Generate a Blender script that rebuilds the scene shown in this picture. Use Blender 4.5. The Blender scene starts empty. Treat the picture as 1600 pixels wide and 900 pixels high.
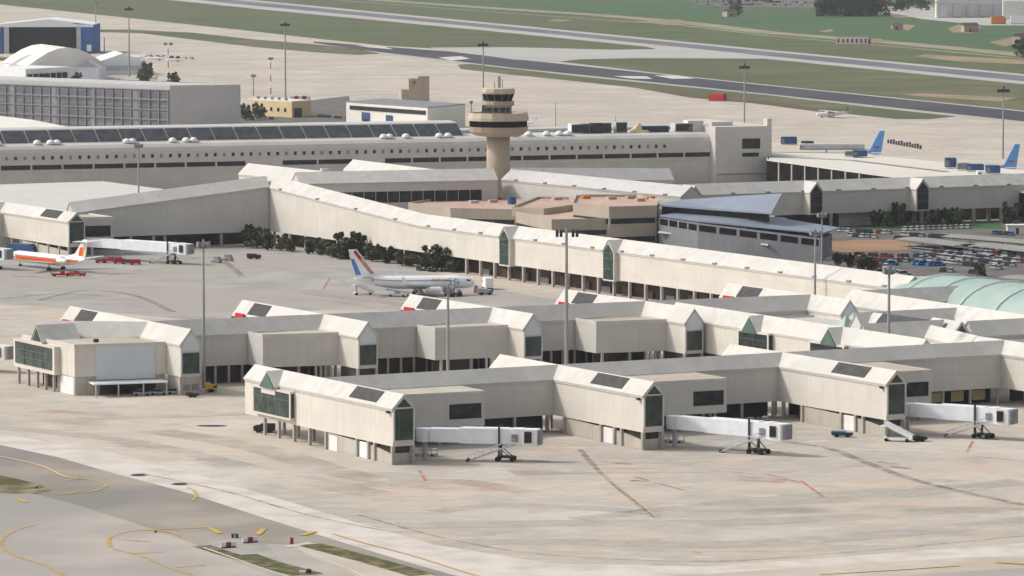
import bpy, bmesh, math, random
from mathutils import Vector, Matrix, Quaternion
random.seed(7)
sc = bpy.context.scene
COL = sc.collection
rad = math.radians

# ---------------------------------------------------------------- camera, sky, sun
CAM_H = 115.0
FPX = 7200.0
PITCH = math.atan(600 / FPX)
cam_d = bpy.data.cameras.new('camera')
cam = bpy.data.objects.new('camera', cam_d)
COL.objects.link(cam)
cam.location = (0, 0, CAM_H)
cam.rotation_euler = (math.pi / 2 - PITCH, 0, 0)
cam_d.sensor_width = 36
cam_d.lens = FPX / 1600 * 36
cam_d.clip_start = 1
cam_d.clip_end = 40000
sc.camera = cam

SUN_EL = 41
SUN_DIR = Vector((-0.985 * math.cos(rad(SUN_EL)), 0.16 * math.cos(rad(SUN_EL)), math.sin(rad(SUN_EL)))).normalized()
sun_d = bpy.data.lights.new('sun', 'SUN')
sun_d.energy = 2.0
sun_d.angle = rad(5)
sun_d.color = (1.0, 0.96, 0.90)
sun = bpy.data.objects.new('sun', sun_d)
COL.objects.link(sun)
sun.rotation_euler = SUN_DIR.to_track_quat('Z', 'Y').to_euler()
w = bpy.data.worlds.new('World')
sc.world = w
w.use_nodes = True
wn = w.node_tree
wn.nodes.clear()
sky = wn.nodes.new('ShaderNodeTexSky')
sky.sky_type = 'NISHITA'
sky.sun_disc = False
sky.sun_elevation = rad(SUN_EL)
sky.sun_rotation = math.atan2(SUN_DIR.x, SUN_DIR.y)
sky.air_density = 1.0
sky.dust_density = 4.0
hs = wn.nodes.new('ShaderNodeHueSaturation')
hs.inputs['Saturation'].default_value = 0.35
bg = wn.nodes.new('ShaderNodeBackground')
bg.inputs['Strength'].default_value = 0.15
wo = wn.nodes.new('ShaderNodeOutputWorld')
wn.links.new(sky.outputs[0], hs.inputs['Color'])
wn.links.new(hs.outputs[0], bg.inputs['Color'])
wn.links.new(bg.outputs[0], wo.inputs['Surface'])
sc.view_settings.view_transform = 'Standard'
sc.view_settings.look = 'None'
sc.view_settings.exposure = 0.09
sc.view_settings.gamma = 1.0
sc.render.engine = 'CYCLES'
sc.cycles.max_bounces = 5
sc.cycles.diffuse_bounces = 3
sc.cycles.glossy_bounces = 2
sc.cycles.transparent_max_bounces = 6
sc.cycles.volume_bounces = 0

# ---------------------------------------------------------------- site survey helpers
_c, _s = math.cos(PITCH), math.sin(PITCH)
def at(u, v, z=0.0):
    "site coordinates of a sighting at height z (the survey was taken from the helicopter)"
    x = (u - 800) / FPX; y = -(v - 450) / FPX
    dy = _c + y * _s; dz = -_s + y * _c
    t = (z - CAM_H) / dz
    return (x * t, dy * t)
BA = rad(28.7)
OX, OY = at(615, 727)
def W(p, r):                       # terminal grid (p along the piers, r away along the fingers) -> world
    return (OX + p * math.cos(BA) - r * math.sin(BA), OY + p * math.sin(BA) + r * math.cos(BA))
def fr(u, v, z=0.0):
    X, Y = at(u, v, z); X -= OX; Y -= OY
    return (X * math.cos(BA) + Y * math.sin(BA), -X * math.sin(BA) + Y * math.cos(BA))

# ---------------------------------------------------------------- materials
MATS = {}
def mat(name, c1, c2=None, scale=0.3, rough=0.8, metal=0.0, stretch=(1, 1, 1), detail=4, contrast=(0.35, 0.65),
        bump=0.0, spec=0.3, grime=None, seam=None, c3=None):
    m = bpy.data.materials.new(name)
    m.use_nodes = True
    nt = m.node_tree
    b = nt.nodes['Principled BSDF']
    b.inputs['Roughness'].default_value = rough
    b.inputs['Metallic'].default_value = metal
    b.inputs['Specular IOR Level'].default_value = spec
    b.inputs['Base Color'].default_value = (*c1, 1)
    if c2 is None:
        c2 = tuple(x * 0.86 for x in c1)
    tc = nt.nodes.new('ShaderNodeTexCoord')
    mp = nt.nodes.new('ShaderNodeMapping')
    mp.inputs['Scale'].default_value = stretch
    nt.links.new(tc.outputs['Object'], mp.inputs['Vector'])
    def noise(sc_, det, lo, hi, vec=mp.outputs[0]):
        n = nt.nodes.new('ShaderNodeTexNoise')
        n.inputs['Scale'].default_value = sc_
        n.inputs['Detail'].default_value = det
        nt.links.new(vec, n.inputs['Vector'])
        r = nt.nodes.new('ShaderNodeMapRange')
        r.inputs['From Min'].default_value = lo; r.inputs['From Max'].default_value = hi
        nt.links.new(n.outputs['Fac'], r.inputs['Value'])
        return r.outputs[0]
    def mix(f, a, bb):
        x = nt.nodes.new('ShaderNodeMix'); x.data_type = 'RGBA'
        for k, val in ((0, f), (6, a), (7, bb)):
            if hasattr(val, 'links') or hasattr(val, 'is_output'):
                nt.links.new(val, x.inputs[k])
            elif k == 0: x.inputs[0].default_value = val
            else: x.inputs[k].default_value = (*val, 1)
        return x.outputs[2]
    f = noise(scale, detail, *contrast)
    colr = mix(f, c1, c2)
    if c3:
        colr = mix(noise(scale * 0.23, 3, 0.45, 0.62), colr, c3)
    if seam:                              # panel joints every `seam` metres
        br = nt.nodes.new('ShaderNodeTexBrick')
        br.offset = 0; br.inputs['Scale'].default_value = 1
        br.inputs['Brick Width'].default_value = seam[0]; br.inputs['Row Height'].default_value = seam[1]
        br.inputs['Mortar Size'].default_value = seam[2]
        br.inputs['Color1'].default_value = (1, 1, 1, 1); br.inputs['Color2'].default_value = (0.93, 0.93, 0.93, 1)
        br.inputs['Mortar'].default_value = (seam[3],) * 3 + (1,)
        sx = nt.nodes.new('ShaderNodeSeparateXYZ'); cx = nt.nodes.new('ShaderNodeCombineXYZ')
        nt.links.new(tc.outputs['Object'], sx.inputs[0])
        ad = nt.nodes.new('ShaderNodeMath'); ad.operation = 'ADD'
        nt.links.new(sx.outputs[0], ad.inputs[0]); nt.links.new(sx.outputs[1], ad.inputs[1])
        nt.links.new(ad.outputs[0], cx.inputs[0]); nt.links.new(sx.outputs[2], cx.inputs[1])
        nt.links.new(cx.outputs[0], br.inputs['Vector'])
        mm = nt.nodes.new('ShaderNodeMix'); mm.data_type = 'RGBA'; mm.blend_type = 'MULTIPLY'
        mm.inputs[0].default_value = 1
        nt.links.new(colr, mm.inputs[6]); nt.links.new(br.outputs['Color'], mm.inputs[7])
        colr = mm.outputs[2]
    if grime:                             # vertical run-off streaks
        mp2 = nt.nodes.new('ShaderNodeMapping'); mp2.inputs['Scale'].default_value = (1, 1, 0.06)
        nt.links.new(tc.outputs['Object'], mp2.inputs['Vector'])
        colr = mix(noise(1.1, 5, 0.52, 0.85, mp2.outputs[0]), colr, grime)
    nt.links.new(colr, b.inputs['Base Color'])
    if bump:
        bp = nt.nodes.new('ShaderNodeBump'); bp.inputs['Strength'].default_value = bump
        nt.links.new(f, bp.inputs['Height']); nt.links.new(bp.outputs[0], b.inputs['Normal'])
    MATS[name] = m
    return m

mat('cream_wall', (0.62, 0.58, 0.515), (0.67, 0.63, 0.56), 0.12, 0.85, grime=(0.55, 0.51, 0.445), seam=(6.0, 3.6, 0.05, 0.86))
mat('shaded_grey_wall', (0.55, 0.525, 0.485), (0.59, 0.565, 0.52), 0.08, 0.85, grime=(0.49, 0.465, 0.43), seam=(6.0, 3.6, 0.05, 0.88))  # greyer copy of the cream wall, shade of sun-averted sides in its colour
mat('panel_wall', (0.60, 0.63, 0.66), (0.55, 0.58, 0.61), 0.2, 0.5)
mat('white_roof', (0.63, 0.605, 0.56), (0.55, 0.53, 0.49), 0.35, 0.9, detail=8, contrast=(.42,.66), grime=None, c3=(0.58, 0.555, 0.51), seam=(5.0, 60, 0.06, 0.82))
mat('grey_roof', (0.55, 0.54, 0.52), (0.48, 0.47, 0.455), 0.3, 0.75, detail=6)
mat('cream_roof', (0.60, 0.565, 0.49), (0.66, 0.62, 0.55), 0.05, 0.9, detail=6)
mat('flat_roof', (0.47, 0.41, 0.34), (0.54, 0.49, 0.42), 0.15, 0.9, detail=6, c3=(0.45, 0.385, 0.31))
mat('trim', (0.62, 0.59, 0.54))
mat('column', (0.42, 0.39, 0.35), (0.36, 0.33, 0.30), 0.5)
mat('base_wall', (0.50, 0.46, 0.40), (0.43, 0.39, 0.34), 0.2, grime=(0.33, 0.30, 0.26))
mat('white_door', (0.80, 0.80, 0.79))
mat('shade_dark', (0.03, 0.025, 0.022), (0.075, 0.055, 0.045), 0.15, contrast=(0.4, 0.6))  # near-black fill that carries the shade below the buildings
mat('green_glass', (0.018, 0.032, 0.027), (0.045, 0.072, 0.058), 0.35, 0.25, spec=0.4, contrast=(.4,.6))
mat('green_pane', (0.07, 0.12, 0.095), (0.10, 0.16, 0.13), 0.4, 0.4, spec=0.3)
mat('dark_glass', (0.018, 0.018, 0.020), (0.045, 0.046, 0.047), 0.5, 0.5, spec=0.12)
mat('green_trim', (0.085, 0.15, 0.115), (0.07, 0.125, 0.095))
mat('skylight', (0.08, 0.08, 0.08), (0.11, 0.11, 0.108), 0.8, 0.9, seam=(1.2, 30, 0.05, 0.7), spec=0.0)
mat('solar', (0.05, 0.056, 0.064), (0.08, 0.087, 0.092), 0.35, 0.9, seam=(1.6, 40, 0.12, 1.6), spec=0.0)
mat('red_sign', (0.55, 0.02, 0.02))
mat('tower_concrete', (0.47, 0.39, 0.30), (0.40, 0.33, 0.26), 0.15, grime=(0.33, 0.27, 0.21))
mat('tower_light', (0.56, 0.49, 0.37), (0.50, 0.43, 0.33), 0.2)
mat('tan_wall', (0.42, 0.365, 0.295), (0.37, 0.32, 0.26), 0.1, grime=(0.33, 0.28, 0.225))
mat('tan_roof', (0.47, 0.32, 0.235), (0.52, 0.42, 0.34), 0.15, contrast=(0.42, 0.58), c3=(0.50, 0.32, 0.26))
mat('blue_roof', (0.235, 0.27, 0.335), (0.21, 0.245, 0.305), 0.1, 0.45, seam=(1.5, 60, 0.04, 0.85))
mat('blue_grey_wall', (0.20, 0.205, 0.225), (0.165, 0.17, 0.19), 0.1, grime=(0.14, 0.145, 0.155), seam=(4, 3.5, .06, .8))
mat('dome_glass', (0.30, 0.41, 0.365), (0.38, 0.46, 0.42), 0.12, 0.5, detail=6, spec=0.2)
mat('dome_rib', (0.78, 0.84, 0.82))
mat('park_glass', (0.13, 0.135, 0.155), (0.19, 0.19, 0.20), 0.06, 0.6, seam=(3.2, 3.4, 0.22, 1.5), spec=0.1)
mat('park_grey', (0.50, 0.485, 0.475), (0.46, 0.45, 0.44), 0.05, grime=(0.43, 0.42, 0.41))
mat('fin_grey', (0.27, 0.27, 0.28))
mat('black_glass', (0.010, 0.009, 0.010), (0.02, 0.018, 0.018), 0.3, 0.9, spec=0.0)
mat('hangar_blue', (0.04, 0.10, 0.32), (0.05, 0.13, 0.38), 0.1)
mat('white_paint', (0.86, 0.86, 0.86), (0.80, 0.80, 0.80), 0.4, 0.45)
mat('white_metal', (0.84, 0.87, 0.90), (0.76, 0.79, 0.82), 0.5, 0.4)
mat('light_grey', (0.50, 0.51, 0.52))
mat('mid_grey', (0.25, 0.25, 0.26))
mat('steel', (0.30, 0.30, 0.30), (0.24, 0.24, 0.24), 0.5, 0.5, 0.4)
mat('mast_grey', (0.33, 0.33, 0.32))
mat('dark_metal', (0.05, 0.05, 0.055))
mat('tyre', (0.02, 0.02, 0.02))
mat('red', (0.50, 0.025, 0.02), (0.40, 0.02, 0.02), 0.6, 0.4)
mat('orange_red', (0.80, 0.10, 0.02), None, 0.6, 0.4)
mat('orange', (0.65, 0.22, 0.04))
mat('yellow', (0.75, 0.48, 0.03), None, 0.6, 0.5)
mat('cream_yellow', (0.62, 0.50, 0.28), (0.55, 0.44, 0.25), 0.1)
mat('airline_blue', (0.12, 0.25, 0.62), None, 0.6, 0.4)
mat('sky_blue', (0.16, 0.42, 0.82), (0.14, 0.38, 0.76), 0.3, 0.35)
mat('blue', (0.035, 0.10, 0.25), (0.03, 0.07, 0.17), 0.5, 0.4)
mat('car_blue', (0.03, 0.20, 0.55), None, 0.6, 0.3)
mat('car_silver', (0.42, 0.43, 0.44), None, 0.6, 0.3)
mat('car_white', (0.72, 0.72, 0.71), None, 0.6, 0.3)
mat('car_dark', (0.06, 0.06, 0.07), None, 0.6, 0.3)
mat('car_red', (0.35, 0.04, 0.03), None, 0.6, 0.3)
mat('brown', (0.12, 0.08, 0.05))
mat('fabric', (0.78, 0.75, 0.68), (0.70, 0.67, 0.61), 0.08, 0.8)
mat('bark', (0.10, 0.075, 0.05))
mat('leaf_dark', (0.045, 0.062, 0.033), (0.085, 0.10, 0.05), 0.6, 0.8, contrast=(0.4, 0.6))
mat('leaf_green', (0.055, 0.09, 0.035), (0.11, 0.14, 0.06), 0.6, 0.8, contrast=(0.4, 0.6))
mat('leaf_dry', (0.11, 0.09, 0.05), (0.07, 0.075, 0.04), 0.6, 0.8)
# ground sheets
def gmat(name, *a, **k):
    return mat(name, *a, rough=0.95, spec=0.15, **k)
gmat('grass', (0.075, 0.11, 0.045), (0.115, 0.13, 0.065), 0.012, detail=10, contrast=(0.4, 0.62), c3=(0.12, 0.115, 0.06))
gmat('field', (0.05, 0.115, 0.05), (0.075, 0.13, 0.06), 0.010, detail=6, c3=(0.09, 0.115, 0.055))
gmat('dry_grass', (0.10, 0.115, 0.055), (0.155, 0.145, 0.08), 0.02, detail=8, contrast=(0.4, 0.6), c3=(0.095, 0.11, 0.055))
gmat('verge_grass', (0.085, 0.085, 0.035), (0.20, 0.18, 0.10), 0.4, detail=8, contrast=(0.45, 0.62))
gmat('island_grass', (0.15, 0.13, 0.07), (0.30, 0.26, 0.18), 0.25, detail=8, contrast=(0.45, 0.6), c3=(0.09, 0.09, 0.04))
gmat('soil', (0.33, 0.25, 0.16), (0.22, 0.19, 0.11), 0.02, detail=6)
gmat('red_soil', (0.31, 0.175, 0.10), (0.36, 0.235, 0.15), 0.05, detail=6)
gmat('dirt_path', (0.33, 0.31, 0.22), (0.24, 0.24, 0.15), 0.02, detail=6)
gmat('taxi_dark', (0.062, 0.062, 0.075), (0.085, 0.083, 0.095), 0.01, detail=5)
gmat('runway_dark', (0.14, 0.14, 0.165), (0.19, 0.185, 0.205), 0.006, detail=5)
gmat('shoulder', (0.45, 0.44, 0.41), (0.40, 0.39, 0.36), 0.01, detail=5)
gmat('asphalt', (0.28, 0.25, 0.21), (0.35, 0.31, 0.26), 0.06, detail=10, c3=(0.235, 0.222, 0.20), contrast=(.4,.6))
gmat('asphalt_light', (0.37, 0.34, 0.305), (0.44, 0.40, 0.35), 0.06, detail=10, c3=(0.315, 0.295, 0.27), contrast=(.4,.6))
gmat('light_band', (0.61, 0.57, 0.51), (0.50, 0.455, 0.395), 0.12, detail=10, contrast=(0.42, 0.66))
gmat('stand_grey', (0.31, 0.295, 0.275), (0.40, 0.375, 0.34), 0.06, detail=10, contrast=(0.4, 0.62), c3=(0.36, 0.33, 0.29))
gmat('car_park', (0.115, 0.108, 0.10), (0.18, 0.165, 0.15), 0.08, detail=8)
gmat('line_yellow', (0.58, 0.37, 0.06), (0.48, 0.34, 0.12), 0.5, detail=5)
gmat('line_orange', (0.62, 0.44, 0.25), (0.55, 0.42, 0.28), 0.3, detail=5)
gmat('line_white', (0.62, 0.60, 0.56))

def broken(name, col, thresh=(0.38, 0.62), scale=0.15, amax=0.8):
    "worn paint and rubber: a thin sheet with gaps"
    m = gmat(name, col)
    nt = m.node_tree; b = nt.nodes['Principled BSDF']
    tc = nt.nodes.new('ShaderNodeTexCoord'); n = nt.nodes.new('ShaderNodeTexNoise')
    n.inputs['Scale'].default_value = scale; n.inputs['Detail'].default_value = 5
    r = nt.nodes.new('ShaderNodeMapRange'); r.inputs['From Min'].default_value = thresh[0]; r.inputs['From Max'].default_value = thresh[1]
    r.inputs['To Max'].default_value = amax
    nt.links.new(tc.outputs['Object'], n.inputs['Vector']); nt.links.new(n.outputs['Fac'], r.inputs['Value'])
    nt.links.new(r.outputs[0], b.inputs['Alpha'])
broken('rubber_mark', (0.24, 0.21, 0.18), (0.30, 0.7), 0.3, 0.6)
broken('dark_streak', (0.16, 0.15, 0.13), (0.35, 0.75), 0.3, 0.7)
broken('red_line', (0.60, 0.22, 0.19), (0.35, 0.6), 0.2, 0.75)
broken('pale_patch', (0.56, 0.53, 0.48), (0.35, 0.7), 0.05, 0.7)
broken('pink_patch', (0.56, 0.40, 0.35), (0.40, 0.7), 0.06, 0.6)
broken('worn_yellow', (0.62, 0.43, 0.14), (0.25, 0.62), 0.3, 0.85)

def apron_material():
    m = bpy.data.materials.new('apron_concrete'); m.use_nodes = True
    nt = m.node_tree; b = nt.nodes['Principled BSDF']
    b.inputs['Roughness'].default_value = 0.92; b.inputs['Specular IOR Level'].default_value = 0.15
    tc = nt.nodes.new('ShaderNodeTexCoord')
    rot = nt.nodes.new('ShaderNodeMapping'); rot.inputs['Rotation'].default_value = (0, 0, BA)
    nt.links.new(tc.outputs['Object'], rot.inputs['Vector'])
    def noise(s, d, lo, hi, st=(1, 1, 1)):
        mp = nt.nodes.new('ShaderNodeMapping'); mp.inputs['Scale'].default_value = st
        nt.links.new(tc.outputs['Object'], mp.inputs['Vector'])
        n = nt.nodes.new('ShaderNodeTexNoise'); n.inputs['Scale'].default_value = s; n.inputs['Detail'].default_value = d
        n.inputs['Roughness'].default_value = 0.6
        nt.links.new(mp.outputs[0], n.inputs['Vector'])
        r = nt.nodes.new('ShaderNodeMapRange'); r.inputs['From Min'].default_value = lo; r.inputs['From Max'].default_value = hi
        nt.links.new(n.outputs['Fac'], r.inputs['Value']); return r.outputs[0]
    def mix(f, a, c, mode='MIX'):
        x = nt.nodes.new('ShaderNodeMix'); x.data_type = 'RGBA'; x.blend_type = mode
        for k, v in ((0, f), (6, a), (7, c)):
            if isinstance(v, (int, float)): x.inputs[k].default_value = v
            elif isinstance(v, tuple): x.inputs[k].default_value = (*v, 1)
            else: nt.links.new(v, x.inputs[k])
        return x.outputs[2]
    c = mix(noise(0.008, 5, 0.40, 0.60), (0.51, 0.45, 0.375), (0.41, 0.375, 0.33))
    c = mix(noise(0.035, 6, 0.50, 0.66), c, (0.53, 0.44, 0.355))
    c = mix(noise(0.02, 5, 0.52, 0.68), c, (0.57, 0.535, 0.48))
    c = mix(noise(0.09, 7, 0.55, 0.75), c, (0.36, 0.33, 0.295))
    c = mix(noise(0.22, 6, 0.52, 0.70, (.6, 1.2, 1)), c, (0.57, 0.52, 0.455))
    c = mix(noise(0.40, 6, 0.56, 0.74), c, (0.41, 0.375, 0.33))
    c = mix(noise(0.07, 5, 0.60, 0.72), c, (0.54, 0.42, 0.35))
    c = mix(noise(0.16, 4, 0.62, 0.74), c, (0.43, 0.44, 0.415))
    c = mix(noise(0.15, 8, 0.62, 0.82, (.10, 1, 1)), c, (0.28, 0.26, 0.235))
    # slabs of slightly different age
    br = nt.nodes.new('ShaderNodeTexBrick'); br.offset = 0
    br.inputs['Scale'].default_value = 1; br.inputs['Brick Width'].default_value = 7.5; br.inputs['Row Height'].default_value = 7.5
    br.inputs['Mortar Size'].default_value = 0.09; br.inputs['Bias'].default_value = 0
    br.inputs['Color1'].default_value = (1.04, 1.035, 1.02, 1); br.inputs['Color2'].default_value = (0.95, 0.95, 0.945, 1)
    br.inputs['Mortar'].default_value = (0.82, 0.81, 0.79, 1)
    nt.links.new(rot.outputs[0], br.inputs['Vector'])
    c = mix(1.0, c, br.outputs['Color'], 'MULTIPLY')
    nt.links.new(c, b.inputs['Base Color'])
    MATS['apron'] = m
apron_material()

# ---------------------------------------------------------------- mesh helpers
class MB:
    def __init__(self): self.v = []; self.f = []; self.m = []
    def add(self, verts, faces, mi=0):
        o = len(self.v); self.v += [tuple(x) for x in verts]
        self.f += [tuple(i + o for i in f) for f in faces]; self.m += [mi] * len(faces); return self
    def hexa(self, b, t, mi=0):          # bottom quad, top quad
        return self.add(list(b) + list(t), [(3, 2, 1, 0), (4, 5, 6, 7), (0, 1, 5, 4), (1, 2, 6, 5), (2, 3, 7, 6), (3, 0, 4, 7)], mi)
    def box(self, x0, x1, y0, y1, z0, z1, mi=0):
        return self.hexa([(x0, y0, z0), (x1, y0, z0), (x1, y1, z0), (x0, y1, z0)], [(x0, y0, z1), (x1, y0, z1), (x1, y1, z1), (x0, y1, z1)], mi)
    def prism(self, poly, z0, z1, mi=0):
        n = len(poly); ar = sum(poly[i][0] * poly[(i + 1) % n][1] - poly[(i + 1) % n][0] * poly[i][1] for i in range(n))
        if ar < 0: poly = poly[::-1]
        zb = z0 if hasattr(z0, '__len__') else [z0] * n; zt = z1 if hasattr(z1, '__len__') else [z1] * n
        vs = [(p[0], p[1], zb[i]) for i, p in enumerate(poly)] + [(p[0], p[1], zt[i]) for i, p in enumerate(poly)]
        fs = [tuple(range(n - 1, -1, -1)), tuple(range(n, 2 * n))] + [(i, (i + 1) % n, (i + 1) % n + n, i + n) for i in range(n)]
        return self.add(vs, fs, mi)
    def ext(self, pts, d, mi=0):         # extrude a 3-D polygon along vector d
        d = Vector(d); n = len(pts)
        vs = [tuple(p) for p in pts] + [tuple(Vector(p) + d) for p in pts]
        fs = [tuple(range(n - 1, -1, -1)), tuple(range(n, 2 * n))] + [(i, (i + 1) % n, (i + 1) % n + n, i + n) for i in range(n)]
        return self.add(vs, fs, mi)
    def rod(self, a, b, r0, r1=None, n=8, mi=0):
        r1 = r0 if r1 is None else r1
        a = Vector(a); b = Vector(b); d = (b - a).normalized()
        u = d.orthogonal().normalized(); v = d.cross(u)
        vs = []
        for c, r in ((a, r0), (b, r1)):
            for i in range(n):
                t = 2 * math.pi * i / n; vs.append(tuple(c + u * (r * math.cos(t)) + v * (r * math.sin(t))))
        fs = [tuple(range(n - 1, -1, -1)), tuple(range(n, 2 * n))] + [(i, (i + 1) % n, (i + 1) % n + n, i + n) for i in range(n)]
        return self.add(vs, fs, mi)
    def lathe(self, prof, n=24, c=(0, 0), mi=0):   # prof: (r, z)
        vs = []; k = len(prof)
        for r, z in prof:
            for i in range(n):
                t = 2 * math.pi * (i + 0.5) / n; vs.append((c[0] + r * math.cos(t), c[1] + r * math.sin(t), z))
        fs = [(j * n + i, j * n + (i + 1) % n, (j + 1) * n + (i + 1) % n, (j + 1) * n + i) for j in range(k - 1) for i in range(n)]
        fs += [tuple(range(n - 1, -1, -1)), tuple(range((k - 1) * n, k * n))]
        return self.add(vs, fs, mi)
    def xf(self, M):
        self.v = [tuple(M @ Vector(p)) for p in self.v]; return self
    def build(self, name, mats, parent=None, off=(0, 0, 0), smooth=False, label=None):
        me = bpy.data.meshes.new(name)
        me.from_pydata([(x - off[0], y - off[1], z - off[2]) for x, y, z in self.v], [], self.f)
        for mm in (mats if isinstance(mats, (list, tuple)) else [mats]): me.materials.append(MATS[mm])
        if len(me.materials) > 1: me.polygons.foreach_set('material_index', self.m)
        bm = bmesh.new(); bm.from_mesh(me); bmesh.ops.recalc_face_normals(bm, faces=bm.faces); bm.to_mesh(me); bm.free()
        if smooth:
            for p in me.polygons: p.use_smooth = True
        o = bpy.data.objects.new(name, me); COL.objects.link(o)
        if parent is not None: o.parent = parent
        if label: o['label'] = label
        return o

def tag(o, label, cat, group=None, kind=None):
    if label: o['label'] = label
    if cat: o['category'] = cat
    if group: o['group'] = group
    if kind: o['kind'] = kind
    return o
def empty(name, loc, rz, label, cat, group=None):
    o = bpy.data.objects.new(name, None); COL.objects.link(o)
    o.location = (loc[0], loc[1], loc[2] if len(loc) > 2 else 0); o.rotation_euler = (0, 0, rz); o.empty_display_size = 1
    return tag(o, label, cat, group)
def dup(o, parent=None):
    c = o.copy(); COL.objects.link(c); c.parent = parent
    for ch in list(o.children): dup(ch, c)
    return c
def place(proto, first, loc, rz, label, group=None, scale=None):
    o = proto if first else dup(proto)
    o.location = (loc[0], loc[1], loc[2] if len(loc) > 2 else 0); o.rotation_euler = (0, 0, rz)
    if scale: o.scale = scale if hasattr(scale, '__len__') else (scale,) * 3
    o['label'] = label
    if group: o['group'] = group
    return o
class Site:                                # a building on the terminal grid: its Empty and its grid offset
    def __init__(self, name, p, r, label, cat, group=None):
        self.o = (p, r, 0); self.e = empty(name, W(p, r), BA, label, cat, group)
    def add(self, name, mb, mats, parent=None, smooth=False, label=None):
        return mb.build(name, mats, parent or self.e, self.o, smooth, label)
def struct(name, mb, m, smooth=False):
    return tag(mb.build(name, m, None, (0, 0, 0), smooth), None, None, None, 'structure')

# ---------------------------------------------------------------- ground
def sheet(name, pts, z, m):
    poly = [at(*p) for p in pts]
    mb = MB(); mb.add([(x, y, z) for x, y in poly], [tuple(range(len(poly)))])
    return struct(name, mb, m)
def ribbon_mb(pts, w, z, mb=None, world=False):
    mb = mb or MB()
    P = [Vector(p if world else at(*p)) for p in pts]
    L, R = [], []
    for i, p in enumerate(P):
        d = (P[min(i + 1, len(P) - 1)] - P[max(i - 1, 0)]).normalized(); n = Vector((-d.y, d.x)) * w / 2
        L.append(p + n); R.append(p - n)
    vs = [(q.x, q.y, z) for q in L] + [(q.x, q.y, z) for q in R]; n = len(P)
    mb.add(vs, [(i, i + n, i + n + 1, i + 1) for i in range(n - 1)]); return mb
def smooth_pts(pts, k=6):
    out = []
    for i in range(len(pts) - 1):
        p0 = pts[max(i - 1, 0)]; p1 = pts[i]; p2 = pts[i + 1]; p3 = pts[min(i + 2, len(pts) - 1)]
        for j in range(k):
            t = j / k
            out.append(tuple(0.5 * (2 * p1[a] + (p2[a] - p0[a]) * t + (2 * p0[a] - 5 * p1[a] + 4 * p2[a] - p3[a]) * t * t + (3 * p1[a] - p0[a] - 3 * p2[a] + p3[a]) * t ** 3) for a in (0, 1)))
    out.append(pts[-1]); return out

g = MB(); g.add([(-15000, -3000, 0), (15000, -3000, 0), (15000, 26000, 0), (-15000, 26000, 0)], [(0, 1, 2, 3)])
struct('ground', g, 'grass')
X0, X1 = -500, 2100
def lin(x, pts):
    for (a, b), (c, d) in zip(pts, pts[1:]):
        if x <= c: break
    return b + (d - b) * (x - a) / (c - a)
rw_top = [(-500, -88), (400, 0.5), (800, 39), (1200, 78), (1600, 116), (2100, 164)]
rw_bot = [(-500, -78), (400, 14), (800, 52), (1200, 92.5), (1600, 132), (2100, 182)]
tx_top = [(490, 65), (700, 80.5), (800, 92), (1200, 134), (1600, 174.5), (2100, 227)]
tx_bot = [(490, 67), (560, 77.5), (800, 106), (1200, 147), (1600, 190), (2100, 244)]
# far fields and the track beyond the runway
sheet('grass_field', [(620, -60), (620, -4), (800, 9), (1000, 25), (1200, 47), (1400, 62), (1620, 82), (2100, 126), (2100, -60)], 0.05, 'field')
struct('dirt_track', ribbon_mb([(300, -28), (560, -2), (800, 15), (940, 24), (1070, 35), (1200, 51), (1400, 67), (1600, 86), (2100, 132)], 28, 0.10), 'dirt_path')
struct('perimeter_path', ribbon_mb([(300, -22), (560, 3), (800, 21), (1070, 40), (1200, 56), (1400, 73), (1600, 92)], 7, 0.12), 'dirt_path')
for pts in [[(1428, 88), (1445, 85), (1600, 94), (1610, 101), (1500, 97)], [(1060, 30), (1075, 34), (1070, 40), (1040, 39), (990, 34)],
            [(852, 33), (870, 30), (895, 31), (880, 34)], [(1280, 49), (1300, 45), (1303, 48), (1290, 51)],
            [(1408, 148), (1440, 146), (1590, 153), (1560, 159), (1440, 151)], [(1355, 62), (1375, 60), (1385, 66), (1360, 67)],
            [(1545, 66), (1600, 54), (1600, 66), (1570, 73)], [(1480, 45), (1500, 38), (1535, 42), (1520, 52), (1490, 51)],
            [(1390, 42), (1400, 36), (1430, 40), (1420, 48)], [(1360, 12), (1460, 8), (1480, 26), (1400, 28)]]:
    sheet('bare_soil', pts, 0.15, 'soil')
sheet('service_yard', [(1370, 16), (1455, 12), (1620, 22), (1620, 40), (1540, 40), (1440, 30)], 0.2, 'shoulder')
sheet('car_lot', [(1075, 1), (1200, -8), (1300, 4), (1270, 13), (1170, 11), (1100, 9)], 0.2, 'car_park')
# runway
sheet('runway_shoulder', rw_top + rw_bot[::-1], 0.10, 'shoulder')
sheet('runway', [(x, y + 3.0) for x, y in rw_top] + [(x, y - 4.8) for x, y in rw_bot[::-1]], 0.20, 'runway_dark')
# apron: everything from the foreground to the grass of the runway strip
sheet('apron', [(-500, -36), (0, 7), (200, 28), (400, 49.5), (500, 61), (600, 71.5), (680, 76), (800, 78), (870, 96), (1200, 134), (1600, 176), (2100, 230), (2100, 330), (2400, 960), (-900, 960), (-900, 300)], 0.05, 'apron')
sheet('taxiway_link', [(670, 74.5), (800, 74), (960, 78), (1026, 77), (1000, 71), (1250, 96.5), (1200, 92), (1000, 91), (905, 93), (868, 97), (800, 93)], 0.15, 'shoulder')
sheet('taxiway', tx_top + tx_bot[::-1], 0.12, 'taxi_dark')
struct('taxiway_edge', ribbon_mb([(600, 84), (800, 107), (1200, 148), (1600, 191), (2100, 246)], 5, 0.14), 'shoulder')
struct('taxiway_edge', ribbon_mb([(700, 79.8), (800, 91.5), (1200, 133.5), (1600, 174), (2100, 226)], 5, 0.14), 'shoulder')
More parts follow.
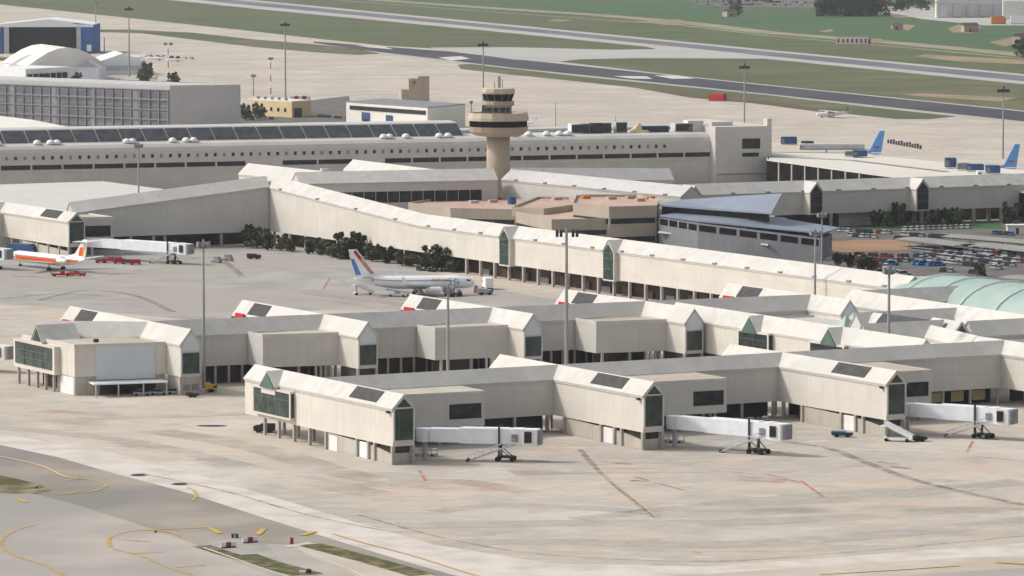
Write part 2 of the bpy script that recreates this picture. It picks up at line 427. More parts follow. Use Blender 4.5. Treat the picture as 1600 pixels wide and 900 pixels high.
sheet('painted_marking', [(958, 119), (1010, 119.5), (1020, 123.5), (985, 123)], 0.16, 'line_white')
sheet('painted_marking', [(1022, 118), (1060, 118.5), (1085, 123), (1050, 123.5)], 0.16, 'line_white')
sheet('painted_marking', [(555, 70.5), (600, 73), (615, 77.5), (575, 74)], 0.16, 'line_white')
sheet('painted_marking', [(685, 90), (720, 88), (735, 92), (705, 95)], 0.16, 'line_white')
sheet('grass_strip', [(868, 95.5), (905, 92.2), (1000, 90), (1200, 93.5), (1600, 133), (1600, 173.5), (1200, 132.5), (1000, 111)], 0.10, 'dry_grass')
sheet('grass_strip', [(-100, 44), (205, 46.5), (300, 51), (400, 62), (500, 70), (560, 77), (595, 84), (560, 86), (500, 82.5), (400, 74), (310, 63), (220, 52)], 0.10, 'dry_grass')
sheet('grass_strip', [(715, 101), (740, 100), (800, 107.5), (900, 119), (1200, 149), (1400, 172), (1495, 182), (1450, 186.5), (1400, 186), (1300, 176), (1200, 161), (1100, 151), (980, 136), (880, 125), (800, 117), (720, 108)], 0.10, 'dry_grass')
sheet('bare_soil', [(990, 137), (1100, 149), (1200, 158), (1290, 171), (1280, 175), (1180, 162), (1080, 153)], 0.12, 'brown')
# stands behind the piers are greyer
sheet('stand_concrete', [(-100, 404), (140, 400), (330, 384), (420, 386), (600, 402), (760, 450), (880, 470), (880, 486), (500, 484), (300, 500), (60, 478), (-100, 470)], 0.07, 'stand_grey')
# foreground taxiway band
sheet('pavement_band', [(-300, 610), (0, 679), (150, 702), (290, 737), (420, 775), (560, 818), (680, 852), (860, 881), (1100, 886), (1350, 868), (1700, 842), (1700, 866), (1350, 884), (1130, 896), (980, 905), (780, 915), (700, 897), (640, 880), (560, 857), (400, 806), (290, 770), (170, 738), (90, 716), (0, 698), (-300, 640)], 0.09, 'light_band')
sheet('asphalt', [(-300, 640), (0, 696), (90, 715), (170, 738), (290, 770), (400, 806), (560, 856), (640, 880), (700, 897), (760, 912), (760, 990), (-300, 990)], 0.11, 'asphalt')
sheet('asphalt_lane', [(-300, 752), (0, 767), (60, 774), (120, 790), (200, 815), (290, 846), (350, 868), (440, 893), (500, 912), (500, 990), (-300, 990)], 0.13, 'asphalt_light')
sheet('asphalt_lane', [(380, 850), (460, 852), (560, 882), (640, 906), (540, 912), (460, 890)], 0.13, 'asphalt_light')
sheet('grass_island', [(-80, 728), (0, 743), (30, 750), (62, 758), (80, 767), (62, 772), (20, 773), (-80, 772)], 0.15, 'island_grass')
sheet('concrete_verge', [(314, 853), (340, 845), (400, 842), (425, 860), (440, 880), (480, 893), (500, 905), (440, 905), (400, 892), (340, 868)], 0.15, 'stand_grey')
struct('grass_verge', ribbon_mb(smooth_pts([(316, 854), (345, 864), (385, 876), (430, 890), (470, 900)]), 3.4, 0.17), 'verge_grass')
struct('grass_verge', ribbon_mb(smooth_pts([(385, 868), (420, 880), (460, 891), (490, 899)]), 4, 0.18), 'verge_grass')
sheet('concrete_verge', [(462, 853), (485, 849), (540, 862), (600, 878), (670, 897), (700, 910), (580, 912), (520, 886), (478, 868)], 0.15, 'flat_roof')
struct('grass_verge', ribbon_mb(smooth_pts([(484, 852), (530, 864), (590, 880), (660, 900)]), 5, 0.17), 'verge_grass')
sheet('concrete_kerb', [(440, 857), (455, 853), (482, 848), (486, 850), (462, 856)], 0.19, 'light_band')
struct('kerb_edge', ribbon_mb([(462, 858), (500, 872), (560, 897), (600, 915)], 0.5, 0.20), 'light_band')
struct('kerb_edge', ribbon_mb([(318, 857), (350, 868), (400, 886), (450, 902)], 0.5, 0.20), 'light_band')
sheet('dry_verge', [(1100, 898), (1300, 884), (1500, 872), (1700, 868), (1700, 990), (900, 990)], 0.10, 'flat_roof')
sheet('asphalt_lane', [(1340, 912), (1450, 897), (1600, 888), (1700, 885), (1700, 990), (1340, 990)], 0.13, 'asphalt_light')
def marks(name, lines, w, z, m, sm=True):
    mb = MB()
    for pts in lines: ribbon_mb(smooth_pts(pts) if sm and len(pts) > 2 else pts, w, z, mb)
    return struct(name, mb, m)
marks('yellow_line', [[(90, 775), (112, 772), (140, 770), (160, 764), (165, 759), (150, 753), (128, 749), (100, 753)],
                      [(100, 900), (70, 885), (30, 872), (8, 860), (2, 848), (10, 838), (30, 828), (60, 820)],
                      [(180, 844), (235, 848)], [(205, 866), (258, 864)], [(275, 888), (320, 884)],
                      [(300, 900), (262, 888), (220, 870), (180, 860), (170, 850), (174, 840), (200, 832), (240, 829), (330, 825)],
                      [(225, 830), (262, 832), (282, 839)], [(75, 770), (100, 772), (128, 768)]], 0.85, 0.21, 'worn_yellow')
marks('yellow_block', [[(26, 781), (42, 786)], [(327, 826), (344, 835)], [(402, 837), (412, 828)], [(472, 838), (492, 832)]], 1.2, 0.22, 'line_yellow', False)
marks('faded_line', [[(-20, 710), (60, 728), (100, 745), (130, 750)], [(520, 835), (560, 847), (640, 868), (720, 893), (760, 905)],
                     [(1280, 899), (1400, 892), (1500, 885)]], 0.7, 0.21, 'line_orange')
marks('yellow_line', [[(1555, 880), (1620, 884)]], 1.2, 0.22, 'line_yellow', False)
marks('tyre_mark', [[(906, 703), (930, 730), (965, 762), (1000, 790), (1026, 810)]], 1.3, 0.10, 'rubber_mark')
marks('stand_line', [[(935, 730), (965, 760), (1000, 787), (1029, 811)]], 0.35, 0.12, 'line_orange')
marks('tyre_mark', [[(1220, 690), (1290, 700), (1350, 722), (1420, 748), (1500, 768), (1600, 790)]], 2.2, 0.10, 'rubber_mark')
marks('tyre_mark', [[(300, 404), (340, 404), (365, 420), (378, 432)], [(60, 470), (130, 455), (210, 462), (270, 488)], [(0, 468), (80, 460), (160, 462)]], 2.2, 0.10, 'rubber_mark')
marks('joint_line', [[(560, 805), (700, 843), (860, 868), (1100, 878), (1300, 866), (1600, 838)], [(220, 740), (350, 768), (480, 805), (600, 830)]], 0.8, 0.105, 'rubber_mark')
marks('red_marking', [[(655, 735), (665, 752)], [(1155, 745), (1252, 752), (1288, 778)], [(1110, 736), (1200, 742), (1250, 755)], [(1520, 690), (1510, 708)], [(1512, 712), (1600, 722)],
                      [(990, 745), (1080, 770)], [(540, 440), (515, 436), (505, 452)], [(600, 485), (520, 470), (400, 466)]], 0.7, 0.10, 'red_line', False)
marks('dark_mark', [[(960, 724), (990, 726)], [(1370, 722), (1400, 726)], [(1390, 729), (1422, 733)], [(985, 751), (1010, 753)], [(205, 743), (232, 744)], [(268, 757), (295, 759)],
                    [(790, 718), (860, 722)], [(1170, 704), (1240, 708)], [(1540, 686), (1600, 690)], [(600, 462), (730, 464)], [(20, 432), (150, 436)]], 2.2, 0.10, 'dark_streak', False)  # dark ribbons, several below the parked jets and jet bridges
marks('pale_repair', [[(560, 640), (300, 650), (120, 655)], [(680, 800), (800, 790), (1000, 800), (1080, 816)], [(900, 812), (1250, 775), (1600, 755)], [(0, 668), (200, 690), (380, 728)]], 6, 0.085, 'pale_patch')
marks('pink_stain', [[(560, 760), (700, 752), (830, 770)], [(30, 640), (180, 650)], [(1160, 748), (1230, 752)], [(480, 458), (640, 478)]], 7, 0.08, 'pink_patch')
marks('pale_repair', [[(560, 858), (800, 846), (1100, 852), (1350, 838), (1620, 812)], [(620, 822), (900, 818), (1200, 815), (1600, 790)], [(1100, 790), (1350, 778), (1600, 752)]], 9, 0.087, 'pale_patch')
broken('brown_patch', (0.46, 0.39, 0.315), (0.42, 0.72), 0.05, 0.5)
marks('tan_stain', [[(0, 650), (200, 668), (400, 700), (560, 745), (760, 770)], [(200, 690), (420, 740), (600, 775)], [(1150, 800), (1400, 795), (1600, 800)], [(800, 740), (1000, 735)]], 9, 0.083, 'brown_patch')
marks('curved_line', [[(292, 763), (303, 768), (307, 777), (300, 784)], [(1083, 862), (1095, 866)]], 0.6, 0.215, 'worn_yellow')
# landside ground right of the tower
sheet('car_park', [(1090, 392), (1260, 350), (1700, 345), (1700, 500), (1500, 480), (1300, 440), (1180, 410)], 0.08, 'car_park')
sheet('red_earth', [(1285, 388), (1300, 378), (1340, 375), (1400, 376), (1435, 383), (1415, 391), (1340, 394), (1290, 397)], 0.12, 'red_soil')
sheet('lawn', [(1340, 352), (1420, 346), (1560, 346), (1570, 358), (1480, 358), (1380, 362)], 0.12, 'field')
sheet('stand_concrete', [(1280, 400), (1340, 396), (1345, 402), (1290, 407)], 0.13, 'light_band')
sheet('service_yard', [(370, 170), (545, 150), (560, 205), (370, 210)], 0.08, 'car_park')

# ---------------------------------------------------------------- gallery tubes on the terminal grid
def V2(p): return Vector((p[0], p[1]))
def tube(S, P0, P1, hw, zf, ze, zr, end=None, wall='cream_wall', roof='white_roof', name='gallery', gutter=True, drains=0):
    "pitched-roof gallery from P0 to P1; end = (zf, ze, zr) at P1 when it slopes"
    P0 = V2(P0); P1 = V2(P1); d = (P1 - P0).normalized(); n = Vector((-d.y, d.x))
    e = end or (zf, ze, zr)
    def pt(P, s, z): q = P + n * s; return (q.x, q.y, z)
    mb = MB()
    A = [pt(P0, hw, zf), pt(P0, -hw, zf), pt(P0, -hw, ze), pt(P0, 0, zr), pt(P0, hw, ze)]
    B = [pt(P1, hw, e[0]), pt(P1, -hw, e[0]), pt(P1, -hw, e[1]), pt(P1, 0, e[2]), pt(P1, hw, e[1])]
    mb.add(A + B, [(0, 1, 2, 3, 4), (9, 8, 7, 6, 5), (0, 5, 6, 1), (1, 6, 7, 2), (2, 7, 8, 3), (3, 8, 9, 4), (4, 9, 5, 0)])
    g = S.add(name, mb, wall)
    rb = MB(); oh = 0.28; th = 0.22
    k = (zr - ze) / hw; k1 = (e[2] - e[1]) / hw
    d3 = d * 0.25
    for sgn in (1, -1):
        a0 = P0 - d3; a1 = P1 + d3
        lo0, lo1 = ze - k * oh + .03, e[1] - k1 * oh + .03
        b = [pt(a0, sgn * (hw + oh), lo0), pt(a0, 0, zr + .03), pt(a1, 0, e[2] + .03), pt(a1, sgn * (hw + oh), lo1)]
        rb.hexa(b, [(x, y, z + th) for x, y, z in b])
    S.add('roof', rb, roof, g)
    if gutter:
        gb = MB()
        for sgn in (1, -1):
            s0, s1 = sgn * (hw + 0.02), sgn * (hw + 0.2)
            gb.hexa([pt(P0, s0, ze - .62), pt(P0, s1, ze - .62), pt(P1, s1, e[1] - .62), pt(P1, s0, e[1] - .62)],
                    [pt(P0, s0, ze - .32), pt(P0, s1, ze - .32), pt(P1, s1, e[1] - .32), pt(P1, s0, e[1] - .32)])
        S.add('gutter', gb, 'trim', g)
    L = (P1 - P0).length
    for i in range(drains):                # small roof outlets along the eaves
        t = (i + 0.5) / drains * L
        for sgn in (1, -1):
            c = P0 + d * t + n * (sgn * (hw + 0.1)); z = ze + (e[1] - ze) * t / L
            q = [c - d * .9 - n * .35, c + d * .9 - n * .35, c + d * .9 + n * .35, c - d * .9 + n * .35]
            S.add('roof_outlet', MB().hexa([(x.x, x.y, z + .05) for x in q], [(x.x, x.y, z + .5) for x in q]), 'mid_grey', g)
    g['_'] = 0; del g['_']
    return dict(S=S, g=g, P0=P0, P1=P1, d=d, n=n, hw=hw, zf=zf, ze=ze, zr=zr, L=L, e=e)
def tp(T, t, s, z):
    q = T['P0'] + T['d'] * t + T['n'] * s; return (q.x, q.y, z)
def roof_panel(T, t0, t1, side=1, s0=0.12, s1=0.92, m='skylight', name='skylight'):
    hw, ze, zr = T['hw'], T['ze'], T['zr']
    def q(t, f): return tp(T, t, side * f * hw, zr + (ze - zr) * f + 0.27)
    b = [q(t0, s0), q(t1, s0), q(t1, s1), q(t0, s1)]
    T['S'].add(name, MB().hexa(b, [(x, y, z + .14) for x, y, z in b]), m, T['g'])
def gable(T, at_end=0, style='glass', panel_z=None, zb=None):
    "glazed end wall: frame, panes, optional solid upper panel"
    hw, ze, zr, zf = T['hw'], T['ze'], T['zr'], T['zf']
    sg = -1 if at_end == 0 else 1
    t = 0 if at_end == 0 else T['L']
    o = 0.10
    zb = zb if zb is not None else zf + 1.0
    def q(s, z, k): return tp(T, t + sg * k, s, z)
    ins = 0.38
    S = T['S']; kk = (zr - ze) / hw
    top = panel_z if panel_z else ze
    # frame ring built from bars
    fm = MB()
    def bar(s0, z0, s1, z1, wdt=0.36):
        v = Vector((s1 - s0, z1 - z0)); u = Vector((-v.y, v.x)).normalized() * wdt / 2
        fm.ext([q(s0 - u.x, z0 - u.y, 0.01), q(s1 - u.x, z1 - u.y, 0.01), q(s1 + u.x, z1 + u.y, 0.01), q(s0 + u.x, z0 + u.y, 0.01)], Vector(q(0, 0, 0.26)) - Vector(q(0, 0, 0.01)))
    w_ = hw - 0.2
    bar(-w_, zb - .1, -w_, ze - .05); bar(w_, zb - .1, w_, ze - .05); bar(-w_, zb, w_, zb, 0.45)
    bar(-w_, ze - .1, 0, zr - .3); bar(w_, ze - .1, 0, zr - .3)
    bar(-w_, top, w_, top, 0.3)
    fo = S.add('window_frame', fm, 'light_grey' if style == 'panel' else 'trim', T['g'])
    gl = MB()
    gl.ext([q(-w_, zb, 0.02), q(w_, zb, 0.02), q(w_, top, 0.02), q(-w_, top, 0.02)], Vector(q(0, 0, o)) - Vector(q(0, 0, 0)))
    S.add('gable_window', gl, 'green_glass', T['g'])
    up = MB()
    if top < ze - .2:
        P = [q(-w_, top, .02), q(w_, top, .02), q(w_, ze - .1, .02), q(0, zr - .35, .02), q(-w_, ze - .1, .02)]
    else:
        P = [q(-w_, ze, .02), q(w_, ze, .02), q(0, zr - .35, .02)]
    up.ext(P, Vector(q(0, 0, o)) - Vector(q(0, 0, 0)))
    S.add('gable_panel' if style == 'panel' else 'gable_light', up, 'panel_wall' if style == 'panel' else 'green_glass', T['g'])
    if style == 'glass':
        mu = MB()
        for s in (w_ * 0.45,):
            mu.ext([q(s - .06, zb, .02), q(s + .06, zb, .02), q(s + .06, top, .02), q(s - .06, top, .02)], Vector(q(0, 0, .16)) - Vector(q(0, 0, 0)))
        S.add('mullion', mu, 'green_trim', T['g'])
def bay(T, t0, t1, z0, z1, side=1, out=1.1, dorm=None, m='green_glass', zrd=None, dhw=3.4, dout=1.25):
    "projecting window box on a side wall plus the cross gable above it"
    S = T['S']; hw = T['hw']
    def q(t, s, z): return tp(T, t, side * s, z)
    bx = MB()
    bx.hexa([q(t0 - .6, hw - .05, z0 - .8), q(t1 + .6, hw - .05, z0 - .8), q(t1 + .6, hw + out, z0 - .5), q(t0 - .6, hw + out, z0 - .5)],
            [q(t0 - .6, hw - .05, z1 + .5), q(t1 + .6, hw - .05, z1 + .5), q(t1 + .6, hw + out, z1 + .4), q(t0 - .6, hw + out, z1 + .4)])
    bo = S.add('bay_window', bx, 'cream_wall', T['g'])
    gl = MB(); gl.hexa([q(t0, hw + out - .05, z0), q(t1, hw + out - .05, z0), q(t1, hw + out + .06, z0), q(t0, hw + out + .06, z0)],
                       [q(t0, hw + out - .05, z1), q(t1, hw + out - .05, z1), q(t1, hw + out + .06, z1), q(t0, hw + out + .06, z1)])
    for tt in (t0 - .62, t1 + .52):       # glazed cheeks
        gl.hexa([q(tt, hw + .15, z0), q(tt + .1, hw + .15, z0), q(tt + .1, hw + out - .2, z0), q(tt, hw + out - .2, z0)],
                [q(tt, hw + .15, z1), q(tt + .1, hw + .15, z1), q(tt + .1, hw + out - .2, z1), q(tt, hw + out - .2, z1)])
    S.add('pane', gl, m, bo)
    bars = MB(); n = max(2, int((t1 - t0) / 5))
    for i in range(1, n):
        t = t0 + (t1 - t0) * i / n
        bars.hexa([q(t - .07, hw + out + .06, z0), q(t + .07, hw + out + .06, z0), q(t + .07, hw + out + .14, z0), q(t - .07, hw + out + .14, z0)],
                  [q(t - .07, hw + out + .06, z1), q(t + .07, hw + out + .06, z1), q(t + .07, hw + out + .14, z1), q(t - .07, hw + out + .14, z1)])
    for z in (z0 + (z1 - z0) * .7,):
        bars.hexa([q(t0, hw + out + .06, z - .07), q(t1, hw + out + .06, z - .07), q(t1, hw + out + .15, z - .07), q(t0, hw + out + .15, z - .07)],
                  [q(t0, hw + out + .06, z + .07), q(t1, hw + out + .06, z + .07), q(t1, hw + out + .15, z + .07), q(t0, hw + out + .15, z + .07)])
    S.add('glazing_bar', bars, 'green_trim', bo)
    if dorm is not None:
        zr = T['zr'] - 0.02; ze = T['ze'] - .35
        P0 = V2(tp(T, dorm, side * (hw + dout), 0)); P1 = V2(tp(T, dorm, 0, 0))
        D = tube(S, P0, P1, dhw, T['ze'] - 2.2, ze, zr, name='cross_gable', gutter=False)
        # glazed triangle
        w_ = dhw - .15
        def qq(s, z, k): return tp(D, -k, s, z)
        tri = MB(); tri.ext([qq(-w_, ze - .5, .3), qq(w_, ze - .5, .3), qq(w_, ze - .1, .3), qq(0, zr - .12, .3), qq(-w_, ze - .1, .3)], Vector(qq(0, 0, .12)) - Vector(qq(0, 0, 0)))
        S.add('pane', tri, 'green_pane', D['g'])
def slit(T, dorm, zb, side=1, dhw=1.9, dout=1.5, ze=None, zr=None, m='green_glass'):
    "tall glazed bay with its own little gable (corridor and concourse)"
    S = T['S']; hw = T['hw']; zr = zr or T['zr'] - .02; ze = ze or T['ze'] + .2
    P0 = V2(tp(T, dorm, side * (hw + dout), 0)); P1 = V2(tp(T, dorm, 0, 0))
    D = tube(S, P0, P1, dhw + .5, zb - .5, ze, zr, name='glazed_bay', gutter=False, wall='cream_wall')
    def qq(s, z, k): return tp(D, -k, s, z)
    gl = MB(); gl.ext([qq(-dhw, zb, .02), qq(dhw, zb, .02), qq(dhw, ze - .1, .02), qq(0, zr - .9, .02), qq(-dhw, ze - .1, .02)], Vector(qq(0, 0, .14)) - Vector(qq(0, 0, 0)))
    S.add('pane', gl, m, D['g'])
    br = MB()
    for z in (zb + 3, zb + 6, ze - .3):
        br.ext([qq(-dhw, z, .14), qq(dhw, z, .14), qq(dhw, z + .18, .14), qq(-dhw, z + .18, .14)], Vector(qq(0, 0, .08)) - Vector(qq(0, 0, 0)))
    S.add('glazing_bar', br, 'green_trim', D['g'])
    return D
def columns(T, ts, ss, size=0.55, m='column', ztop=None):
    for t in ts:
        for s in ss:
            mb = MB(); a = size / 2
            z = (ztop if ztop else T['zf'])
            mb.hexa([tp(T, t - a, s - a, 0), tp(T, t + a, s - a, 0), tp(T, t + a, s + a, 0), tp(T, t - a, s + a, 0)],
                    [tp(T, t - a, s - a, z), tp(T, t + a, s - a, z), tp(T, t + a, s + a, z), tp(T, t - a, s + a, z)])
            T['S'].add('column', mb, m, T['g'])
def block(S, poly, zf, zt, wall='shaded_grey_wall', roof='flat_roof', name='flat_block', par=0.5):
    mb = MB().prism(poly, zf, zt); b = S.add(name, mb, wall)
    n = len(poly); c = sum((V2(p) for p in poly), Vector((0, 0))) / n
    S.add('roof', MB().prism([tuple(c + (V2(p) - c) * 0.985) for p in poly], zt + .01, zt + .12), roof, b)
    pm = MB(); w_ = .35
    for i in range(n):
        a, e = V2(poly[i]), V2(poly[(i + 1) % n]); d = (e - a).normalized(); nn = Vector((-d.y, d.x))
        if nn.dot(c - a) < 0: nn = -nn
        o = -nn * .04
        i0 = d * (0.0 if i % 2 == 0 else w_)
        q = [a + o + i0, e + o - i0, e - i0 + nn * w_, a + i0 + nn * w_]
        pm.hexa([(x.x, x.y, zt - .25) for x in q], [(x.x, x.y, zt + par + (0.004 * i)) for x in q])
    S.add('parapet', pm, 'trim' if wall != 'tan_wall' else 'tan_wall', b)
    return b
def face_window(S, parent, a, b, z0, z1, m='dark_glass', out=.08, name='window', frame=True, bars=0):
    "window on the vertical plane through grid points a-b, facing right of a->b"
    a = V2(a); b = V2(b); d = (b - a).normalized(); n = Vector((d.y, -d.x))
    def ex(p0, p1, za, zb, k0, k1):
        q = [p0 + n * k0, p1 + n * k0, p1 + n * k1, p0 + n * k1]
        return MB().hexa([(x.x, x.y, za) for x in q], [(x.x, x.y, zb) for x in q])
    if frame:
        f = S.add(name, ex(a - d * .25, b + d * .25, z0 - .25, z1 + .25, -.02, out), 'trim', parent)
        S.add('pane', ex(a, b, z0, z1, out, out + .05), m, f)
    else:
        f = S.add(name, ex(a, b, z0, z1, -.02, out), m, parent)
    if bars:
        mb = MB()
        for i in range(1, bars):
            p = a + (b - a) * (i / bars); q = [p - d * .12 + n * (out + .05), p + d * .12 + n * (out + .05), p + d * .12 + n * (out + .12), p - d * .12 + n * (out + .12)]
            mb.hexa([(x.x, x.y, z0) for x in q], [(x.x, x.y, z1) for x in q])
        S.add('mullion', mb, 'column', f)
    return f
def undercroft(T, t0, t1, side=1, inset=0.25, ztops=(3.2, 3.2), doors=()):
    "solid base walling with pilasters and doors below a finger"
    hw = T['hw']; S = T['S']; s = side * (hw - inset)
    def q(t, k, z): return tp(T, t, s - side * k, z)
    b = MB().hexa([q(t0, 0, 0), q(t1, 0, 0), q(t1, .3, 0), q(t0, .3, 0)], [q(t0, 0, ztops[0]), q(t1, 0, ztops[1]), q(t1, .3, ztops[1]), q(t0, .3, ztops[0])])
    w_ = S.add('undercroft_wall', b, 'base_wall', T['g'])
    for (a, e, zt) in doors:
        S.add('door', MB().hexa([q(a, -.08, .1), q(e, -.08, .1), q(e, .0, .1), q(a, .0, .1)], [q(a, -.08, zt), q(e, -.08, zt), q(e, 0, zt), q(a, 0, zt)]), 'white_door', w_)
    k = MB().hexa([q(t0, -.05, 0), q(t1, -.05, 0), q(t1, 0, 0), q(t0, 0, 0)], [q(t0, -.05, .25), q(t1, -.05, .25), q(t1, 0, .25), q(t0, 0, .25)])
    S.add('plinth', k, 'column', w_)
def shade_core(S, x0, x1, y0, y1, zt):  # dark box put in so the open undercroft reads as shaded
    S.add('undercroft_shade', MB().box(x0, x1, y0, y1, 0, zt), 'shade_dark')

HW = 2.5
# ================= pier 1 (front) =================
S1 = Site('terminal_pier', 60, 38, 'long cream boarding pier nearest the camera, with three gabled fingers', 'airport pier')
tips1 = [(2.5, 0.0, -71), (60.4, 2.6, -65), (118.3, 7.6, -61), (178.8, 3.0, -50)]
fingers1 = []
for i, (pc, q0, qf) in enumerate(tips1):
    r0 = -q0 + (0.3 if i == 0 else 0)
    T = tube(S1, (pc, r0), (pc, -qf - 0), HW, 3.8, 11.7, 14.3, name='finger')
    fingers1.append(T)
    gable(T, 0, 'glass')
    if i < 3:
        roof_panel(T, [8.0, 9.5, 9.2][i], [20.5, 23.0, 22.5][i], 1)
    S1.add('camera', MB().box(pc - HW - .7, pc - HW - .1, r0 + 1.0, r0 + 1.8, 10.6, 11.1), 'dark_metal', T['g'])
    # base: pilasters, ramp wall, doors
    if i < 3:
        LL = [31, 34, 34][i]
        undercroft(T, 0.4, LL * .28, 1, 0.25, (2.0, 3.0))
        undercroft(T, LL * .28, LL, 1, 0.25, (3.0, 3.7), [(LL * .38, LL * .50, 3.4)] + ([(LL * .84, LL * .96, 3.2)] if i == 0 else []))
        columns(T, [0.3, LL * .27, LL * .36, LL * .53, LL], [HW - .15], .7)
        columns(T, [0.3, LL * .4, LL * .8], [-HW + .2], .7)
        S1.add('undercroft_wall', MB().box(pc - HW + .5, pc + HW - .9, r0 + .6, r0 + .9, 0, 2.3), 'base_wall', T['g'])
        S1.add('undercroft_shade', MB().box(pc - HW + .7, pc + HW - .5, r0 + 1.2, r0 + LL, 0, 3.7), 'shade_dark', T['g'])
        columns(T, [LL + 8, LL + 15.5, LL + 23, LL + 30], [HW - .2, -HW + .2], .6)
bay(fingers1[0], 46.5, 64.0, 5.2, 10.4, 1, 1.1, dorm=56.5)
ax1 = []
for a, b, dr in ((2.5, 60.4, 0), (60.4, 118.3, 0), (118.3, 178.8, 0), (178.8, 240, 0)):
    T = tube(S1, (a + 0.3, 38.6), (b - .3, 38.6), HW, 3.82, 11.68, 14.28, wall='shaded_grey_wall', name='gallery'); ax1.append(T)
    n = int((b - a) / 7.5)
    columns(T, [(k + .5) * (b - a) / n for k in range(n)], [-HW + .3], .55)
    columns(T, [(k + .9) * (b - a) / n for k in range(0, n, 2)], [HW - .3], .55)
    shade_core(S1, a + 3, b - 3, 40.2, 40.8, 3.78)
for i, (a, b, rf) in enumerate(((5.2, 34.5, 24.5), (63.1, 93.5, 22.0), (121, 143.0, 15.5))):
    poly = [(a, rf + 1.5), (b, rf), (b, 36.0), (a, 36.0)]
    bl = block(S1, poly, 3.84, 11.3, par=.15)
    wl = 7.5
    face_window(S1, bl, (b - wl - .8, rf + (1.5 * (wl + .8) / (b - a))), (b - .8, rf + .04), 5.6, 8.8, frame=False)
    for k in range(4):
        x = a + 3 + k * (b - a - 5) / 3
        S1.add('column', MB().box(x, x + .6, rf + 2, rf + 2.6, 0, 3.84), 'column', bl)
        S1.add('column', MB().box(x, x + .6, rf + 7, rf + 7.6, 0, 3.84), 'column', bl)
    S1.add('undercroft_shade', MB().box(a + .5, b - .6, rf + 7.7, rf + 8.4, 0, 3.83), 'shade_dark', bl)
# yellow ground-floor shopfronts at the right of the pier
S1.add('ground_floor_wall', MB().box(146, 176, 40.2, 40.8, 0, 3.7), 'shade_dark')
for k in range(5):
    face_window(S1, None, (147 + k * 6, 40.2), (150.5 + k * 6, 40.2), 0.8, 3.1, m='cream_yellow', frame=False)

# ================= pier 2 (second row) =================
S2 = Site('terminal_pier', 90, 155, 'long cream boarding pier in the second row, with skylit finger tips towards the rear stands', 'airport pier')
HW2 = 2.6
st2 = [(20.3, 143.5, 214.5), (65.4, 140.5, 210), (110.5, 140.5, 205), (152.6, 134.5, 199.5), (199.8, 137, 195.5)]
for i, (pc, rn, rf) in enumerate(st2):
    T = tube(S2, (pc, rn), (pc, rf), HW2, 4.4, 12.1, 15.4, name='finger')
    gable(T, 0, 'panel', panel_z=10.2, zb=5.0 if i else 4.9)
    roof_panel(T, T['L'] - 17.5, T['L'] - 7.5, 1)
    # the red gate sign and camera at the far tip
    S2.add('gate_sign', MB().box(pc - HW2 - .95, pc - HW2 - .35, rf - 7.6, rf - 2.8, 11.3, 12.7), 'red_sign', T['g'])
    S2.add('camera', MB().box(pc - HW2 - .9, pc - HW2 - .1, rf - 1.2, rf - .4, 10.9, 11.6), 'dark_metal', T['g'])
    columns(T, [0.3], [HW2 - .15, -HW2 + .15], .6)
    columns(T, [T['L'] - 2, T['L'] - 12, T['L'] - 22], [HW2 - .2, -HW2 + .2], .6)
    if i == 0:
        for s in (-1.1, 1.1):
            S2.add('vent', MB().box(pc + s - .8, pc + s + .8, rn - .1, rn, 1.2, 2.6), 'mid_grey', T['g'])
        S2.add('finger_base', MB().box(pc - HW2 + .3, pc + HW2 - .3, rn + .1, rn + 8, 0, 4.38), 'base_wall', T['g'])
    else:
        S2.add('undercroft_shade', MB().box(pc - HW2 + .4, pc + HW2 - .4, rn + .8, rn + 10, 0, 4.3), 'shade_dark', T['g'])
axy = lambda p: 167.0 - 0.066 * (p - 20)
for i in range(4):
    a, b = st2[i][0], st2[i + 1][0]
    T = tube(S2, (a + .3, axy(a)), (b - .3, axy(b)), HW2, 4.42, 12.08, 15.37, wall='shaded_grey_wall', name='gallery')
    n = 13
    columns(T, [(k + .5) * (b - a) / n for k in range(n)], [-HW2 + .3], .5)
    n = 6
    columns(T, [(k + .8) * (b - a) / n for k in range(0, n, 2)], [HW2 - .3], .55)
# left end of the pier
T = tube(S2, (-1.5, 183), (20.1, axy(20) + .4), HW2, 4.43, 11.9, 15.2, wall='cream_wall', name='gallery')
endb = block(S2, [(-4.6, 186.5), (-4.2, 155.2), (17.6, 151.4), (17.6, 166), (-1, 182), ], 4.45, 11.6, wall='cream_wall')
S2.add('ground_floor', MB().prism([(-4.05, 166), (-4.05, 155.4), (17.4, 151.7), (17.4, 163), (8, 168)], 0, 4.44), 'base_wall')
S2.add('service_door', MB().box(-4.16, -4.06, 156, 163.5, .1, 4.2), 'white_door')
